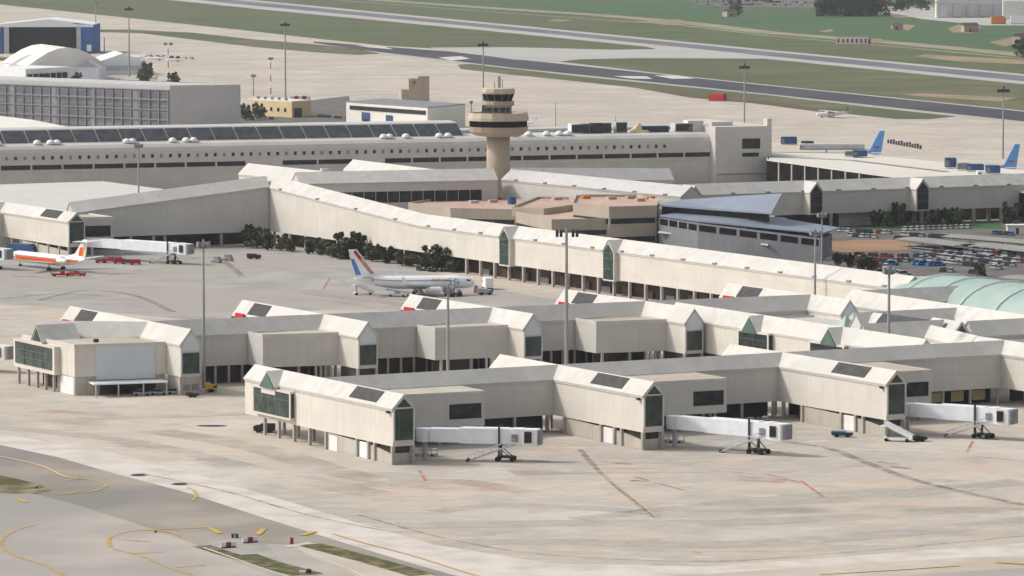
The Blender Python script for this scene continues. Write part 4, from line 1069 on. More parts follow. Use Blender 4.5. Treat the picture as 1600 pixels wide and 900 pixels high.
# yellow low building with roof plant and red/white boards
e, w_, o, C, L, R, B, d, n = ground_building('yellow_building', (392, 180), (456, 184), (486, 182), 8.5, 'low yellow service building with a dark doorway and roof tanks', 'service building', None, 'cream_yellow', 'fabric')
dR = (R - C).normalized(); nR = Vector((dR.y, -dR.x))
q = [C + dR * 2 + nR * .1, C + dR * 9 + nR * .1, C + dR * 9 + nR * .3, C + dR * 2 + nR * .3]
MB().hexa([(x.x, x.y, 0) for x in q], [(x.x, x.y, 5) for x in q]).build('door', 'dark_metal', w_, o)
for k in range(5):
    p = C + (L - C) * (.15 + .17 * k); MB().box(p.x - .8, p.x + .8, p.y - .3 - .2, p.y - .2, 3, 5).build('window', 'dark_glass', w_, o)
    MB().lathe([(.9, 8.6), (.9, 10.2), (.1, 10.6)], 10, (p.x, p.y + 6)).build('roof_tank', 'mid_grey', w_, o)
rw = empty('checkered_hut', at(468, 178), 0, 'small red and white checkered hut beside the yellow building', 'hut')
rx_, ry_ = at(468, 178)
for i in range(5):
    for j in range(2):
        MB().box(-5 + i * 2.2, -2.8 + i * 2.2, 0, 4, 6 + j * 1.9, 7.9 + j * 1.9).build('panel', 'red' if (i + j) % 2 == 0 else 'white_paint', rw)
MB().box(-5, 6, .3, 3.7, 0, 6).build('wall', 'cream_yellow', rw)

# long low building with blue doors and its block tower
e, w_, o, C, L, R, B, d, n = ground_building('maintenance_building', (541, 196), (668, 206), (727, 200), 12.0, 'long low white building with two blue doors and a dark strip window', 'hangar office', None, 'fabric', 'mid_grey')
def onwall(a, b, z0, z1, m, nm):
    p = C + (L - C) * a; r_ = C + (L - C) * b; q = [p + n * .05, r_ + n * .05, r_ + n * .35, p + n * .35]
    MB().hexa([(x.x, x.y, z0) for x in q], [(x.x, x.y, z1) for x in q]).build(nm, m, w_, o)
onwall(.02, .95, 8.6, 10.6, 'dark_glass', 'strip_window'); onwall(.70, .80, 3.2, 7.6, 'blue', 'door'); onwall(.42, .50, 3.2, 7.0, 'blue', 'door'); onwall(.72, .78, 1.5, 4.4, 'dark_metal', 'door')
tc_ = at(655, 166)
bt = empty('block_tower', tc_, rad(12), 'square tan concrete stair tower rising behind the low building with blue doors', 'tower')
MB().box(-7, 5, -5, 5, 0, 16.0).build('wall', 'tower_concrete', bt); MB().box(-1.5, 5.2, -4, 4, 16.0, 17.2).build('penthouse', 'tower_concrete', bt)
MB().box(-11, -7, -4, 5, 0, 9.8).build('annex', 'tower_concrete', bt)
MB().box(-4.2, -3.2, -5.1, -4.9, 13, 14.5).build('window', 'dark_glass', bt)

# blue hangar
hx0, hy0 = at(-4, 84); hx1, hy1 = at(146, 84)
HB = empty('aircraft_hangar', ((hx0 + hx1) / 2, hy0), 0, 'large blue hangar with a wide open black doorway at upper left', 'hangar')
hw_ = (hx1 - hx0) / 2; dp_ = 60
shell = MB()
shell.box(-hw_, -hw_ + 4, 0, dp_, 0, 22); shell.box(hw_ - 9.5, hw_, 0, dp_, 0, 22); shell.box(-hw_, hw_, dp_ - 1, dp_, 0, 22)
shell.build('wall', 'hangar_blue', HB)
MB().hexa([(-hw_ + 5, .0, 0), (-hw_ + 9, .0, 0), (-hw_ + 9, .6, 0), (-hw_ + 5, .6, 0)], [(-hw_ + 5, 0, 21), (-hw_ + 9, 0, 21), (-hw_ + 9, .6, 21), (-hw_ + 5, .6, 21)]).build('door_frame', 'light_grey', HB)
MB().box(hw_ - 13, hw_ - 9.6, -.3, .6, 0, 21).build('door_frame', 'light_grey', HB)
MB().box(-hw_ + 9, hw_ - 13, 12, 13, 0, 22).build('interior_shade', 'dark_glass', HB)  # dark screen standing in for the unlit depth of the hangar
MB().box(-hw_ + 9, hw_ - 13, 1, 1.6, 0, .2).build('sill', 'dark_metal', HB)
fasc = MB(); fasc.prism([(-hw_, 0), (hw_, 0), (hw_, .8), (-hw_, .8)], 21, [22.5, 22.5, 22.5, 22.5])
fasc.add([(-hw_, -.2, 20.5), (hw_, -.2, 20.5), (hw_, -.2, 22.5), (hw_ - 12, -.2, 22.6), (2, -.2, 26.6), (-hw_, -.2, 22.5), (-hw_, .9, 20.5), (hw_, .9, 20.5), (hw_, .9, 22.5), (hw_ - 12, .9, 22.6), (2, .9, 26.6), (-hw_, .9, 22.5)],
         [(0, 1, 2, 3, 4, 5), (11, 10, 9, 8, 7, 6), (0, 6, 7, 1), (1, 7, 8, 2), (2, 8, 9, 3), (3, 9, 10, 4), (4, 10, 11, 5), (5, 11, 6, 0)])
fasc.build('fascia', 'white_metal', HB)
MB().hexa([(-hw_, 1, 22), (2, 1, 26), (2, dp_, 26), (-hw_, dp_, 22)], [(-hw_, 1, 22.6), (2, 1, 26.7), (2, dp_, 26.7), (-hw_, dp_, 22.6)]).build('roof', 'white_metal', HB)
MB().hexa([(2.01, 1, 26), (hw_, 1, 22), (hw_, dp_, 22), (2.01, dp_, 26)], [(2.01, 1, 26.7), (hw_, 1, 22.6), (hw_, dp_, 22.6), (2.01, dp_, 26.7)]).build('roof', 'white_metal', HB)
MB().box(hw_ - 5, hw_ - 1.5, -.6, -.2, 2, 7).build('sign_panel', 'white_paint', HB)

# white tents and marquee below it
def tent(name, u, v, w_, dpt, h, e_h, rz, label, m='fabric', round_=False):
    e = empty(name, at(u, v), rz, label, 'tent')
    MB().box(-w_ / 2, w_ / 2, 0, dpt, 0, e_h).build('wall', 'white_metal', e)
    rb = MB(); N = 8 if round_ else 2
    pr = [(-w_ / 2 * 1.03 + w_ * 1.03 * i / N, e_h + (h - e_h) * (math.sin(math.pi * i / N) if round_ else (1 - abs(1 - i)))) for i in range(N + 1)]
    vs = [(x, -.5, z) for x, z in pr] + [(x, dpt + .5, z) for x, z in pr]
    rb.add(vs, [(i, i + 1, i + N + 2, i + N + 1) for i in range(N)] + [tuple(range(N + 1)), tuple(range(2 * N + 1, N, -1))])
    rb.build('roof', m, e)
    return e
t = tent('marquee_tent', 105, 124, 52, 80, 21, 9, rad(18), 'big white arched marquee tent behind the glass fronted block', round_=True)
t = tent('marquee_tent', 55, 122, 40, 60, 16, 7, rad(-20), 'lower white arched marquee left of the biggest tent', round_=True)
t = tent('shed', 192, 117, 32, 60, 14.5, 9, rad(10), 'white gabled shed right of the marquee', m='white_paint')
MB().box(-16.1, 16.1, -.7, -.5, 3.2, 6.2).build('stripe', 'light_grey', t)
t = tent('shed', 137, 126, 14, 30, 13, 9, 0, 'small grey gabled hut in front of the marquee', m='light_grey')
e, w_, o, C, L, R, B, d, n = ground_building('white_annex', (-30, 128), (40, 131), (110, 127), 9, 'flat white annex with small dark windows at the left edge', 'service building', None, 'white_paint', 'white_paint')
for k in range(7):
    p = C + (R - C) * (.05 + .13 * k); MB().box(p.x - .2, p.x + 3.0, p.y - .5, p.y - .2, 2.5 - (k % 2), 6.2).build('window', 'dark_glass', w_, o)
e, w_, o, C, L, R, B, d, n = ground_building('white_annex', (-60, 108), (30, 112), (70, 109), 7, 'pale annex behind the white one, under the hangar', 'service building', None, 'fabric', 'brown')
for k in range(5):
    p = C + (R - C) * (.1 + .18 * k); MB().box(p.x - .2, p.x + 2.4, p.y - .5, p.y - .2, 2.5, 5).build('window', 'dark_glass', w_, o)

# far warehouses top right
e, w_, o, C, L, R, B, d, n = ground_building('warehouse', (1461, 27), (1463, 28), (1568, 27), 33, 'cream warehouse with pale columns at the top right edge', 'warehouse', None, 'fabric', 'light_grey')
for k in range(5):
    p = C + (R - C) * (.05 + .2 * k); MB().box(p.x - .3, p.x + 8, p.y - 1.5, p.y - .6, 1, 14).build('bay_door', 'panel_wall', w_, o)
MB().box(C.x - 2, R.x + 2, C.y - 3, C.y - .5, 15, 16.5).build('canopy', 'trim', w_, o)
e, w_, o, C, L, R, B, d, n = ground_building('warehouse', (1566, 29), (1567, 30), (1660, 30), 18, 'pale flat roofed warehouse in the top right corner', 'warehouse', None, 'fabric', 'white_paint')
p = C + (R - C) * .4; MB().box(p.x, p.x + 8, p.y - 1, p.y - .5, 0, 8).build('bay_door', 'mid_grey', w_, o)
for i, (u, v, s, lab) in enumerate(((1402, 46, .7, 'ruined low stone farm wall in the far field, left'), (1515, 50, 1.0, 'roofless brick farmhouse standing in the far green field'), (1140, 26, .9, 'small brown farmhouse in front of the far car lot'), (1594, 68, 1.0, 'brown barn by the right edge beyond the runway'))):
    e = empty('farmhouse', at(u, v), .3 * i, lab, 'farmhouse')
    MB().box(-7 * s, 7 * s, -4, 4, 0, 6 * s).build('wall', 'tan_wall', e)
    MB().add([(-7.3 * s, -4.3, 6 * s), (7.3 * s, -4.3, 6 * s), (7.3 * s, 4.3, 6 * s), (-7.3 * s, 4.3, 6 * s), (-7.3 * s, 0, 8.5 * s), (7.3 * s, 0, 8.5 * s)], [(0, 1, 5, 4), (2, 3, 4, 5), (0, 4, 3), (1, 2, 5), (3, 2, 1, 0)]).build('roof', 'brown', e)
    MB().box(-2, 0, -4.1, -3.9, 0, 2.6).build('door', 'dark_metal', e)

# ================= haze =================
hz = MB().box(-2600, 2600, -60, 7600, -1, 122)
hm = bpy.data.materials.new('haze_air'); hm.use_nodes = True
hn = hm.node_tree; hn.nodes.clear()
pv = hn.nodes.new('ShaderNodeVolumePrincipled'); pv.inputs['Color'].default_value = (0.86, 0.90, 0.96, 1)
pv.inputs['Density'].default_value = 0.00003; pv.inputs['Anisotropy'].default_value = 0.2
ho = hn.nodes.new('ShaderNodeOutputMaterial'); hn.links.new(pv.outputs[0], ho.inputs['Volume'])
MATS['haze_air'] = hm
tag(hz.build('haze', 'haze_air'), None, None, None, 'stuff')

# ================= floodlight masts =================
def mast(u, v, vt, label, kind='head', r=.38, striped=False, grp='floodlight masts around the aprons'):
    x, y = at(u, v)
    lo, hi = 0.0, 110.0
    for _ in range(40):
        m_ = (lo + hi) / 2
        if at(u, vt, m_)[1] > y: lo = m_
        else: hi = m_
    h = lo
    e = empty('light_mast' if kind != 'aerial' else 'aerial_mast', (x, y), 0, label, 'light mast' if kind != 'aerial' else 'aerial', grp)
    k = 6 if striped else 1
    for i in range(k):
        MB().rod((0, 0, h * i / k), (0, 0, h * (i + 1) / k), r * (1 - .4 * i / k), r * (1 - .4 * (i + 1) / k) if k > 1 else r * .6, 8).build('pole', ('white_paint' if i % 2 else 'red') if striped else 'mast_grey', e)
    if kind == 'head':
        MB().lathe([(.9, h - 1.6), (1.0, h - 1.3), (.9, h - 1.0)], 10).build('carrier', 'steel', e)
        for i in range(6):
            t = i * math.pi / 3
            o = MB().hexa([(-.45, .8, h - 2.1), (.45, .8, h - 2.1), (.45, 1.7, h - 1.7), (-.45, 1.7, h - 1.7)], [(-.45, .7, h - 1.0), (.45, .7, h - 1.0), (.45, 1.6, h - .6), (-.45, 1.6, h - .6)]).build('floodlight', 'mid_grey', e)
            o.rotation_euler = (0, 0, t)
    elif kind == 'bar':
        MB().box(-2.6, 2.6, -.2, .2, h - 1.0, h - .7).build('carrier', 'steel', e)
        for i in range(6):
            if i in (2, 3): continue
            MB().hexa([(-2.6 + i * .95, -.5, h - 2.0), (-1.9 + i * .95, -.5, h - 2.0), (-1.9 + i * .95, .3, h - 1.8), (-2.6 + i * .95, .3, h - 1.8)],
                      [(-2.6 + i * .95, -.6, h - .5), (-1.9 + i * .95, -.6, h - .5), (-1.9 + i * .95, .2, h - .2), (-2.6 + i * .95, .2, h - .2)]).build('floodlight', 'dark_metal', e)
    elif kind == 'dark':
        MB().box(-2.8, 2.8, -.5, .5, h - 1.8, h - .4).build('floodlight', 'dark_metal', e)
        MB().lathe([(.7, h - .5), (.2, h + 1.2)], 8).build('beacon', 'dark_metal', e)
    return e
mast(319, 607, 374, 'tall thin mast standing at the right corner of the second pier end block')
mast(217, 375, 222, 'thin mast in front of the grey link corridor at the left')
mast(885, 606, 357, 'tall pale mast with a wide lamp bar rising between the two piers', 'bar', r=.5)
mast(700, 610, 444, 'short mast with dark lamp head in front of the parked white jet', 'head', r=.45)
mast(1388, 615, 415, 'mast rising beside the dark glazed roof slope at the right', 'head', r=.45)
mast(1273, 512, 357, 'mast standing just in front of the long corridor, left of the grey junction roofs', 'head', r=.4)
mast(1284, 425, 330, 'thin mast behind the long corridor beside the office building wall', 'head', r=.35)
mast(446, 152, 36, 'very tall mast with dark lamp bar near the yellow building', 'dark', r=.6)
mast(423, 147, 88, 'red and white banded mast left of the very tall one', 'head', r=.38, striped=True)
mast(755, 190, 67, 'very tall dark mast directly behind the control tower', 'dark', r=.55)
mast(202, 120, 12, 'dark pointed mast rising behind the white tents', 'dark', r=.6)
mast(150, 82, 2, 'pale mast at the right edge of the blue hangar', 'head', r=.6)
mast(263, 126, 66, 'red and white banded mast right of the white tents', 'bar', r=.36, striped=True)
mast(1163, 197, 102, 'mast with dark lamp bar behind the end block of the main terminal', 'dark', r=.5)
mast(1567, 248, 138, 'mast with dark lamp bar beside the small blue aircraft tail', 'dark', r=.5)
mast(868, 212, 160, 'thin plain pole behind the main terminal roof, right of the tower', 'plain', r=.3)
mast(396, 150, 115, 'short mast above the yellow building at its left end', 'head', r=.4)
mast(163, 80, 58, 'short dark post beside the hangar', 'plain', r=.5)

# ================= jet bridges =================
def jet_bridge(u0, v0, u1, v1, label, Lover=None):
    z = 5.0
    a = Vector(at(u0, v0, z)); b = Vector(at(u1, v1, z)); d = b - a; L = d.length
    e = empty('jet_bridge', (a.x, a.y), math.atan2(d.y, d.x), label, 'jet bridge', 'jet bridges docked at the fingers')
    MB().lathe([(1.7, 3.9), (1.7, 6.5), (1.75, 6.6), (.3, 6.75)], 14, (1.0, 0)).build('rotunda', 'white_metal', e)
    MB().rod((1.2, 0, 0), (1.2, 0, 3.9), .5).build('column', 'light_grey', e)
    t1 = MB().box(2.4, L * .34, -1.5, 1.5, 3.9, 6.7)
    t2 = MB().box(L * .34 - .01, L - 5.4, -1.65, 1.65, 3.75, 6.85)
    t1.build('tunnel', 'white_metal', e); tt = t2.build('tunnel', 'white_metal', e)
    MB().box(L * .36, L - 6.2, -1.2, 1.2, 6.85, 6.97).build('roof_duct', 'white_paint', tt)
    MB().box(L - 5.4, L - 3.2, -1.8, 1.8, 3.5, 6.9).build('rotating_head', 'white_paint', e)
    cab = MB().prism([(L - 3.2, -2.0), (L - .4, -1.8), (L, -.5), (L, 1.5), (L - 3.2, 1.9)], 3.4, 6.8).build('cab', 'white_paint', e)
    MB().box(L - 2.9, L - 1.4, -2.15, -1.95, 4.1, 6.4).build('cab_window', 'dark_glass', cab)
    MB().box(L, L + .45, -1.2, 1.5, 3.6, 6.6).build('canopy', 'mid_grey', cab)
    MB().box(L - 5.6, L - 4.2, -2.0, -1.9, 4.3, 5.8).build('vent', 'mid_grey', e)
    s = MB()
    for y in (-1.6, 1.6): s.box(L - 8.4, L - 8.0, y * 1.15 - .15, y * 1.15 + .15, 1.0, 7.6)
    s.box(L - 8.4, L - 8.0, -1.9, 1.9, 2.8, 3.2); s.build('lift_frame', 'dark_metal', e)
    bo = MB().box(L - 8.6, L - 5.4, -1.0, 1.0, .75, 1.15).build('bogie', 'dark_metal', e)
    for x in (L - 8.6, L - 5.5):
        for y in (-1.3, 1.3): MB().rod((x, y - .22, .55), (x, y + .22, .55), .55, n=14).build('wheel', 'tyre', bo)
    lg = MB()
    for y in (-1.1, 1.1): lg.rod((L - 8.2, y, 1.0), (L - 8.2, y * 1.5, 3.0), .16, n=6).rod((L - 5.8, y, 1.0), (L - 8.2, y * 1.5, 2.9), .12, n=6)
    lg.build('leg', 'steel', bo)
    st = MB(); 
    for i in range(11):
        f_ = i / 10; x = L - 5 - (9.5 * (1 - f_)); st.box(x - .5, x + .5, -3.2, -2.1, .3 + 3.6 * f_, .42 + 3.6 * f_)
    for y in (-3.2, -2.1):
        st.ext([(L - 14.6, y, .1), (L - 5, y, 3.7), (L - 5, y, 3.95), (L - 14.6, y, .35)], (0, .06, 0)); st.rod((L - 14.6, y, 1.3), (L - 5, y, 4.9), .06, n=5)
        for k in range(7): st.rod((L - 14.6 + k * 1.6, y, .3 + k * .6), (L - 14.6 + k * 1.6, y, 1.3 + k * .6), .04, n=4)
    st.build('stairs', 'light_grey', e)
    MB().rod((L - 14.6, -3.2, .4), (L - 14.6, -2.0, .4), .4, n=10).build('stair_wheel', 'tyre', e)
    return e
jet_bridge(655, 681, 843, 684, 'white jet bridge at the end of the front left finger')
jet_bridge(1047, 661, 1229, 676, 'white jet bridge at the end of the front middle finger')
jet_bridge(1410, 641, 1583, 652, 'white jet bridge at the end of the front right finger')
jet_bridge(140, 380, 297, 390, 'long white jet bridge beside the red-striped jet, by the far left pier')
jet_bridge(-60, 546, 16, 552, 'white jet bridge cut by the left edge of the picture, beside the second pier')
jet_bridge(-60, 392, 14, 398, 'white jet bridge at the left edge touching the nose of the red-striped jet')

# ================= aircraft =================
def fus_sections(L, R, tail_up):
    S = []
    for i in range(9):                      # nose
        t = i / 8; S.append((L - R * 3.4 * (1 - t) * 1.0 if False else L - R * 3.4 * t, R * math.sqrt(max(0.0, 1 - (1 - t) ** 2.2)) + .02, -R * .22 * (1 - t) ** 2))
    S.append((L * .36, R, 0))
    for i in range(1, 9):
        t = i / 8; S.append((L * .36 * (1 - t), R * (1 - t ** 1.7 * .90), tail_up * t ** 1.4))
    return S
def aircraft(name, loc, rz, L, R, zc, label, tail_up=1.3, span=34, engines='wing', body='white_paint', fin='white_paint', ttail=False, fin_h=7.5, scale=1):
    e = empty(name, loc, rz, label, 'airliner')
    S = fus_sections(L, R, tail_up); N = 20; mb = MB()
    mb.add([(x, r * math.sin(2 * math.pi * i / N), zc + dz + r * math.cos(2 * math.pi * i / N)) for x, r, dz in S for i in range(N)],
           [(j * N + i, (j + 1) * N + i, (j + 1) * N + (i + 1) % N, j * N + (i + 1) % N) for j in range(len(S) - 1) for i in range(N)] + [tuple(range(N)), tuple(range(len(S) * N - 1, (len(S) - 1) * N - 1, -1))])
    fo = mb.build('fuselage', body, e, smooth=True)
    def sec(x):
        for (xa, ra_, da), (xb, rb_, db) in zip(S, S[1:]):
            if xb <= x <= xa:
                t = (xa - x) / (xa - xb) if xa != xb else 0; return ra_ + (rb_ - ra_) * t, da + (db - da) * t
        return S[-1][1], S[-1][2]
    def band(nm, x0, x1, z0, z1, m, step=.8, gap=None):
        b = MB(); n = max(1, int((x1 - x0) / step))
        for i in range(n):
            xa = x0 + (x1 - x0) * i / n; xb = x0 + (x1 - x0) * (i + 1) / n
            if gap: xb = xa + gap
            for sg in (-1, 1):
                P = []
                for x, z in ((xa, z0), (xb, z0), (xb, (z0 + z1) / 2), (xb, z1), (xa, z1), (xa, (z0 + z1) / 2)):
                    r, dz = sec(x); zz = z * r / R
                    y = sg * (math.sqrt(max(.01, r * r - zz * zz)) + .03); P.append((x, y, zc + dz + zz))
                b.add(P, [(0, 1, 2, 5), (5, 2, 3, 4)])
        return b.build(nm, m, fo)
    band('cabin_window', L * .16, L - R * 3.0, R * .22, R * .42, 'dark_glass', step=.62, gap=.3)
    band('cockpit_window', L - R * 1.35, L - R * .75, R * .38, R * .72, 'dark_glass', step=.5)
    for x in (L * .15, L - R * 3.0): band('cabin_door', x - .45, x + .45, -R * .25, R * .55, 'light_grey', step=.9)
    def surf(nm, pts, th, m, par):
        return MB().ext(pts, th, ) if False else MB().hexa(pts, [(x, y, z + t) for (x, y, z), t in zip(pts, th)]).build(nm, m, par)
    wx = L * .56 if engines == 'wing' else L * .44
    for sg in (1, -1):
        wo_ = surf('wing', [(wx + 3.6, sg * R * .6, zc - R * .75), (wx - 3.4, sg * R * .6, zc - R * .75), (wx - 6.6, sg * span / 2, zc + .6), (wx - 5.2, sg * span / 2, zc + .6)], (.62, .35, .12, .2), 'light_grey', e)
        if engines == 'wing':
            MB().ext([(wx - 5.2, sg * span / 2, zc + .7), (wx - 6.8, sg * span / 2, zc + .7), (wx - 7.2, sg * (span / 2 + .5), zc + 3.0), (wx - 6.6, sg * (span / 2 + .5), zc + 3.0)], (0, .12 * sg, 0)).build('winglet', fin, wo_)
        zt = zc + tail_up + (fin_h + R * .5 if ttail else R * .2); xt = 2.2 if not ttail else -.6
        surf('tailplane', [(xt + 3.4, sg * .3, zt), (xt, sg * .3, zt), (xt - 1.9, sg * (6.2 if not ttail else 5.6), zt + .4), (xt - .6, sg * (6.2 if not ttail else 5.6), zt + .4)], (.35, .2, .1, .12), body, e)
        if engines == 'wing':
            ex, ey, ez, er = wx + 4.2, sg * 5.0, zc - R * .95, 1.0
        else:
            ex, ey, ez, er = L * .24, sg * (R + 1.1), zc + .35, .85
        en = MB().rod((ex - 3.6, ey, ez), (ex - 1.2, ey, ez), er * .62, er, 16); en.rod((ex - 1.2, ey, ez), (ex + .9, ey, ez), er, er * .92, 16)
        eo = en.build('engine', body, e, smooth=False)
        MB().rod((ex + .88, ey, ez), (ex + .93, ey, ez), er * .8, er * .8, 16).build('intake', 'dark_metal', eo)
        MB().hexa([(ex - 2.6, ey - .15, ez + er * .6), (ex + .2, ey - .15, ez + er * .6), (ex + .2, ey + .15, ez + er * .6), (ex - 2.6, ey + .15, ez + er * .6)], [(ex - 2.9, ey - .15, ez + er + .5), (ex - .6, ey - .15, ez + er + .5), (ex - .6, ey + .15, ez + er + .5), (ex - 2.9, ey + .15, ez + er + .5)]).build('pylon', 'light_grey', eo)
        gx = wx - 2.2
        go = MB().rod((gx, sg * 2.6, .6), (gx, sg * 2.6, zc - R * .7), .16).build('landing_gear', 'steel', e)
        for dy in (-.4, .4): MB().rod((gx, sg * 2.6 + dy - .15, .55), (gx, sg * 2.6 + dy + .15, .55), .55, n=12).build('wheel', 'tyre', go)
    z0 = zc + tail_up * .6
    fpts = [(6.8, z0 + R * .55), (0.2, z0 + R * .3), (-1.6, zc + tail_up + fin_h + R), (.9, zc + tail_up + fin_h + R)]
    dors = [(10.5, zc + R * .93), (6.0, zc + R * .80), (5.4, z0 + R * 1.25)]
    fo2 = MB().ext([(x, -.16, z) for x, z in fpts], (0, .32, 0)).build('tail_fin', fin, e)
    MB().ext([(x, -.1, z) for x, z in dors], (0, .2, 0)).build('dorsal_fin', fin, fo2)
    gx = L - R * 3.1
    go = MB().rod((gx, 0, .5), (gx, 0, zc - R * .7), .13).build('landing_gear', 'steel', e)
    for dy in (-.3, .3): MB().rod((gx, dy - .1, .4), (gx, dy + .1, .4), .4, n=12).build('wheel', 'tyre', go)
    return e, fo, fo2, band, fpts
def text_on(body, size, M, m, parent, name='lettering'):
    cu = bpy.data.curves.new('txt', 'FONT'); cu.body = body; cu.size = size; cu.extrude = .01; cu.align_x = 'LEFT'
    t = bpy.data.objects.new('txt', cu); COL.objects.link(t)
    dg = bpy.context.evaluated_depsgraph_get(); me = bpy.data.meshes.new_from_object(t.evaluated_get(dg))
    bpy.data.objects.remove(t); me.materials.clear(); me.materials.append(MATS[m])
    me.transform(M)
    o = bpy.data.objects.new(name, me); COL.objects.link(o); o.parent = parent; return o
# white jet with red lettering on its tail, parked behind pier 2
a = Vector(at(553, 436, 5)); b = Vector(at(736, 443, 3.4)); d = b - a
e, fo, fn, band, fp_ = aircraft('airliner', (a.x, a.y), math.atan2(d.y, d.x), d.length + 1.2, 1.95, 3.9, 'white twin jet with red-striped tall tail, parked in front of the dark shrubs', fin_h=6.6)
side = Matrix.Rotation(math.pi / 2, 4, 'X')       # letters standing on the starboard side (-y)
def fus_text(s, x, z, size, m, parent, y): return text_on(s, size, Matrix.Translation((x, y, z)) @ side, m, parent)
LL = d.length
fus_text('AirEuropa', LL * .66, 4.35, 1.25, 'red', fo, -2.02)
band('livery_patch', LL * .81, LL * .83, -.6, 1.2, 'airline_blue'); band('livery_patch', LL * .845, LL * .865, -.9, 1.2, 'airline_blue'); band('livery_patch', LL * .88, LL * .895, -.9, .9, 'airline_blue')
band('belly_band', 6, LL - 6, -1.9, -1.2, 'light_grey')
MB().ext([(2.2, -.20, 6.2), (.6, -.20, 6.2), (-1.0, -.20, 11), (0.0, -.20, 11)], (0, .40, 0)).build('livery_patch', 'airline_blue', fn)
MB().ext([(5.9, -.21, 6.6), (4.6, -.21, 6.6), (-.2, -.21, 13.0), (.5, -.21, 13.6)], (0, .42, 0)).build('livery_patch', 'red', fn)
text_on('AirEuropa', 1.2, Matrix.Translation((4.9, -.24, 6.7)) @ side @ Matrix.Rotation(rad(127), 4, 'Z') @ Matrix.Translation((0, -.5, 0)), 'white_paint', fn)
# red-striped T-tail jet at the left
a = Vector(at(17, 400, 3.0)); dirv = Vector(at(128, 412, 3.0)) - a
L_ = 42.5; rz = math.atan2(-dirv.y, -dirv.x); tail = a + dirv.normalized() * L_
e, fo, fn, band, fp_ = aircraft('airliner', (tail.x, tail.y), rz, L_, 1.75, 3.3, 'white T-tail jet with orange-red side stripe beside the far left pier', tail_up=.8, span=31, engines='rear', ttail=True, fin_h=4.8)
band('stripe', 3, L_ - 5.4, -.55, .45, 'orange_red'); band('stripe', 3, L_ - 5.4, -.95, -.56, 'yellow'); band('nose_paint', L_ - 5.4, L_ - 1.6, -.95, .75, 'orange_red')
MB().ext([(3.6, -.2, 5.4), (1.6, -.2, 5.4), (.7, -.2, 8.2), (2.6, -.2, 8.2)], (0, .4, 0)).build('livery_patch', 'orange_red', fn)
MB().ext([(1.5, -.2, 5.4), (.5, -.2, 5.4), (-.2, -.2, 8.2), (.65, -.2, 8.2)], (0, .4, 0)).build('livery_patch', 'yellow', fn)
for v_, dz in ((1, 0),):
    pass
# pale blue tails behind the annex
for (u, v, lab) in ((1377, 258, 'airliner with a sky blue tail standing behind the flat annex roof'), (1588, 282, 'airliner with a sky blue tail at the right edge of the picture')):
    x, y = at(u, v)
    rz = rad(205)
    e, fo, fn, band, fp_ = aircraft('airliner', (x, y), rz, 44, 2.0, 3.6, lab, fin='sky_blue', fin_h=8.2, tail_up=1.4)
    band('livery_patch', 1.5, 9, -2.0, 1.9, 'sky_blue')
    for sg in (-1, 1):
        mbk = MB()
        for i in range(7):
            t0, t1 = rad(200 + i * 20), rad(220 + i * 20)
            P = []
            for t, r in ((t0, 1.5), (t1, 1.5), (t1, .95), (t0, .95)): P.append((2.6 + r * math.cos(t), sg * .19, 9.0 + r * math.sin(t)))
            mbk.ext(P, (0, sg * .04, 0))
        mbk.build('tail_emblem', 'red', fn)
# small white jets and the propeller aircraft
for (u, v, rz, s, lab) in ((838, 198, 165, .55, 'small white jet parked right behind the control tower'), (228, 94, 160, .62, 'white jet parked at the left end of the row beyond the tents'), (262, 95, 170, .5, 'white jet in the middle of the row beyond the tents'), (290, 97, 175, .45, 'white jet at the right end of the row beyond the tents')):
    e, fo, fn, band, fp_ = aircraft('small_jet', at(u, v), rad(rz), 34, 1.8, 3.4, lab, engines='rear', ttail=True, span=24, fin_h=4)
    e.scale = (s,) * 3; e['category'] = 'jet'
x, y = at(1300, 184)
PA = empty('propeller_aircraft', (x, y), rad(200), 'small white and grey propeller aircraft on the far apron by the grass edge', 'propeller plane')
MB().rod((-9, 0, 2.4), (3, 0, 2.0), .5, 1.5, 12).rod((3, 0, 2.0), (9, 0, 1.8), 1.5, .7, 12).build('fuselage', 'white_paint', PA)
MB().box(-1, 2.4, -13, 13, 3.4, 3.7).build('wing', 'light_grey', PA); MB().box(-9.5, -7.5, -4, 4, 3, 3.2).build('tailplane', 'light_grey', PA)
MB().ext([(-9.6, -.1, 2.5), (-7, -.1, 2.5), (-8.4, -.1, 6.4), (-9.8, -.1, 6.4)], (0, .2, 0)).build('tail_fin', 'mid_grey', PA)
for yy in (-4, 4):
    eo = MB().rod((0, yy, 3.2), (3.8, yy, 3.2), .7, .5, 10).build('engine', 'mid_grey', PA)
    MB().box(3.85, 3.95, yy - 1.8, yy + 1.8, 3.1, 3.3).box(3.85, 3.95, yy - .1, yy + .1, 1.4, 5.0).build('propeller', 'dark_metal', eo)
for p in ((6, 0), (0, -2), (0, 2)): MB().rod((p[0], p[1] - .2, .45), (p[0], p[1] + .2, .45), .45).build('wheel', 'tyre', PA)

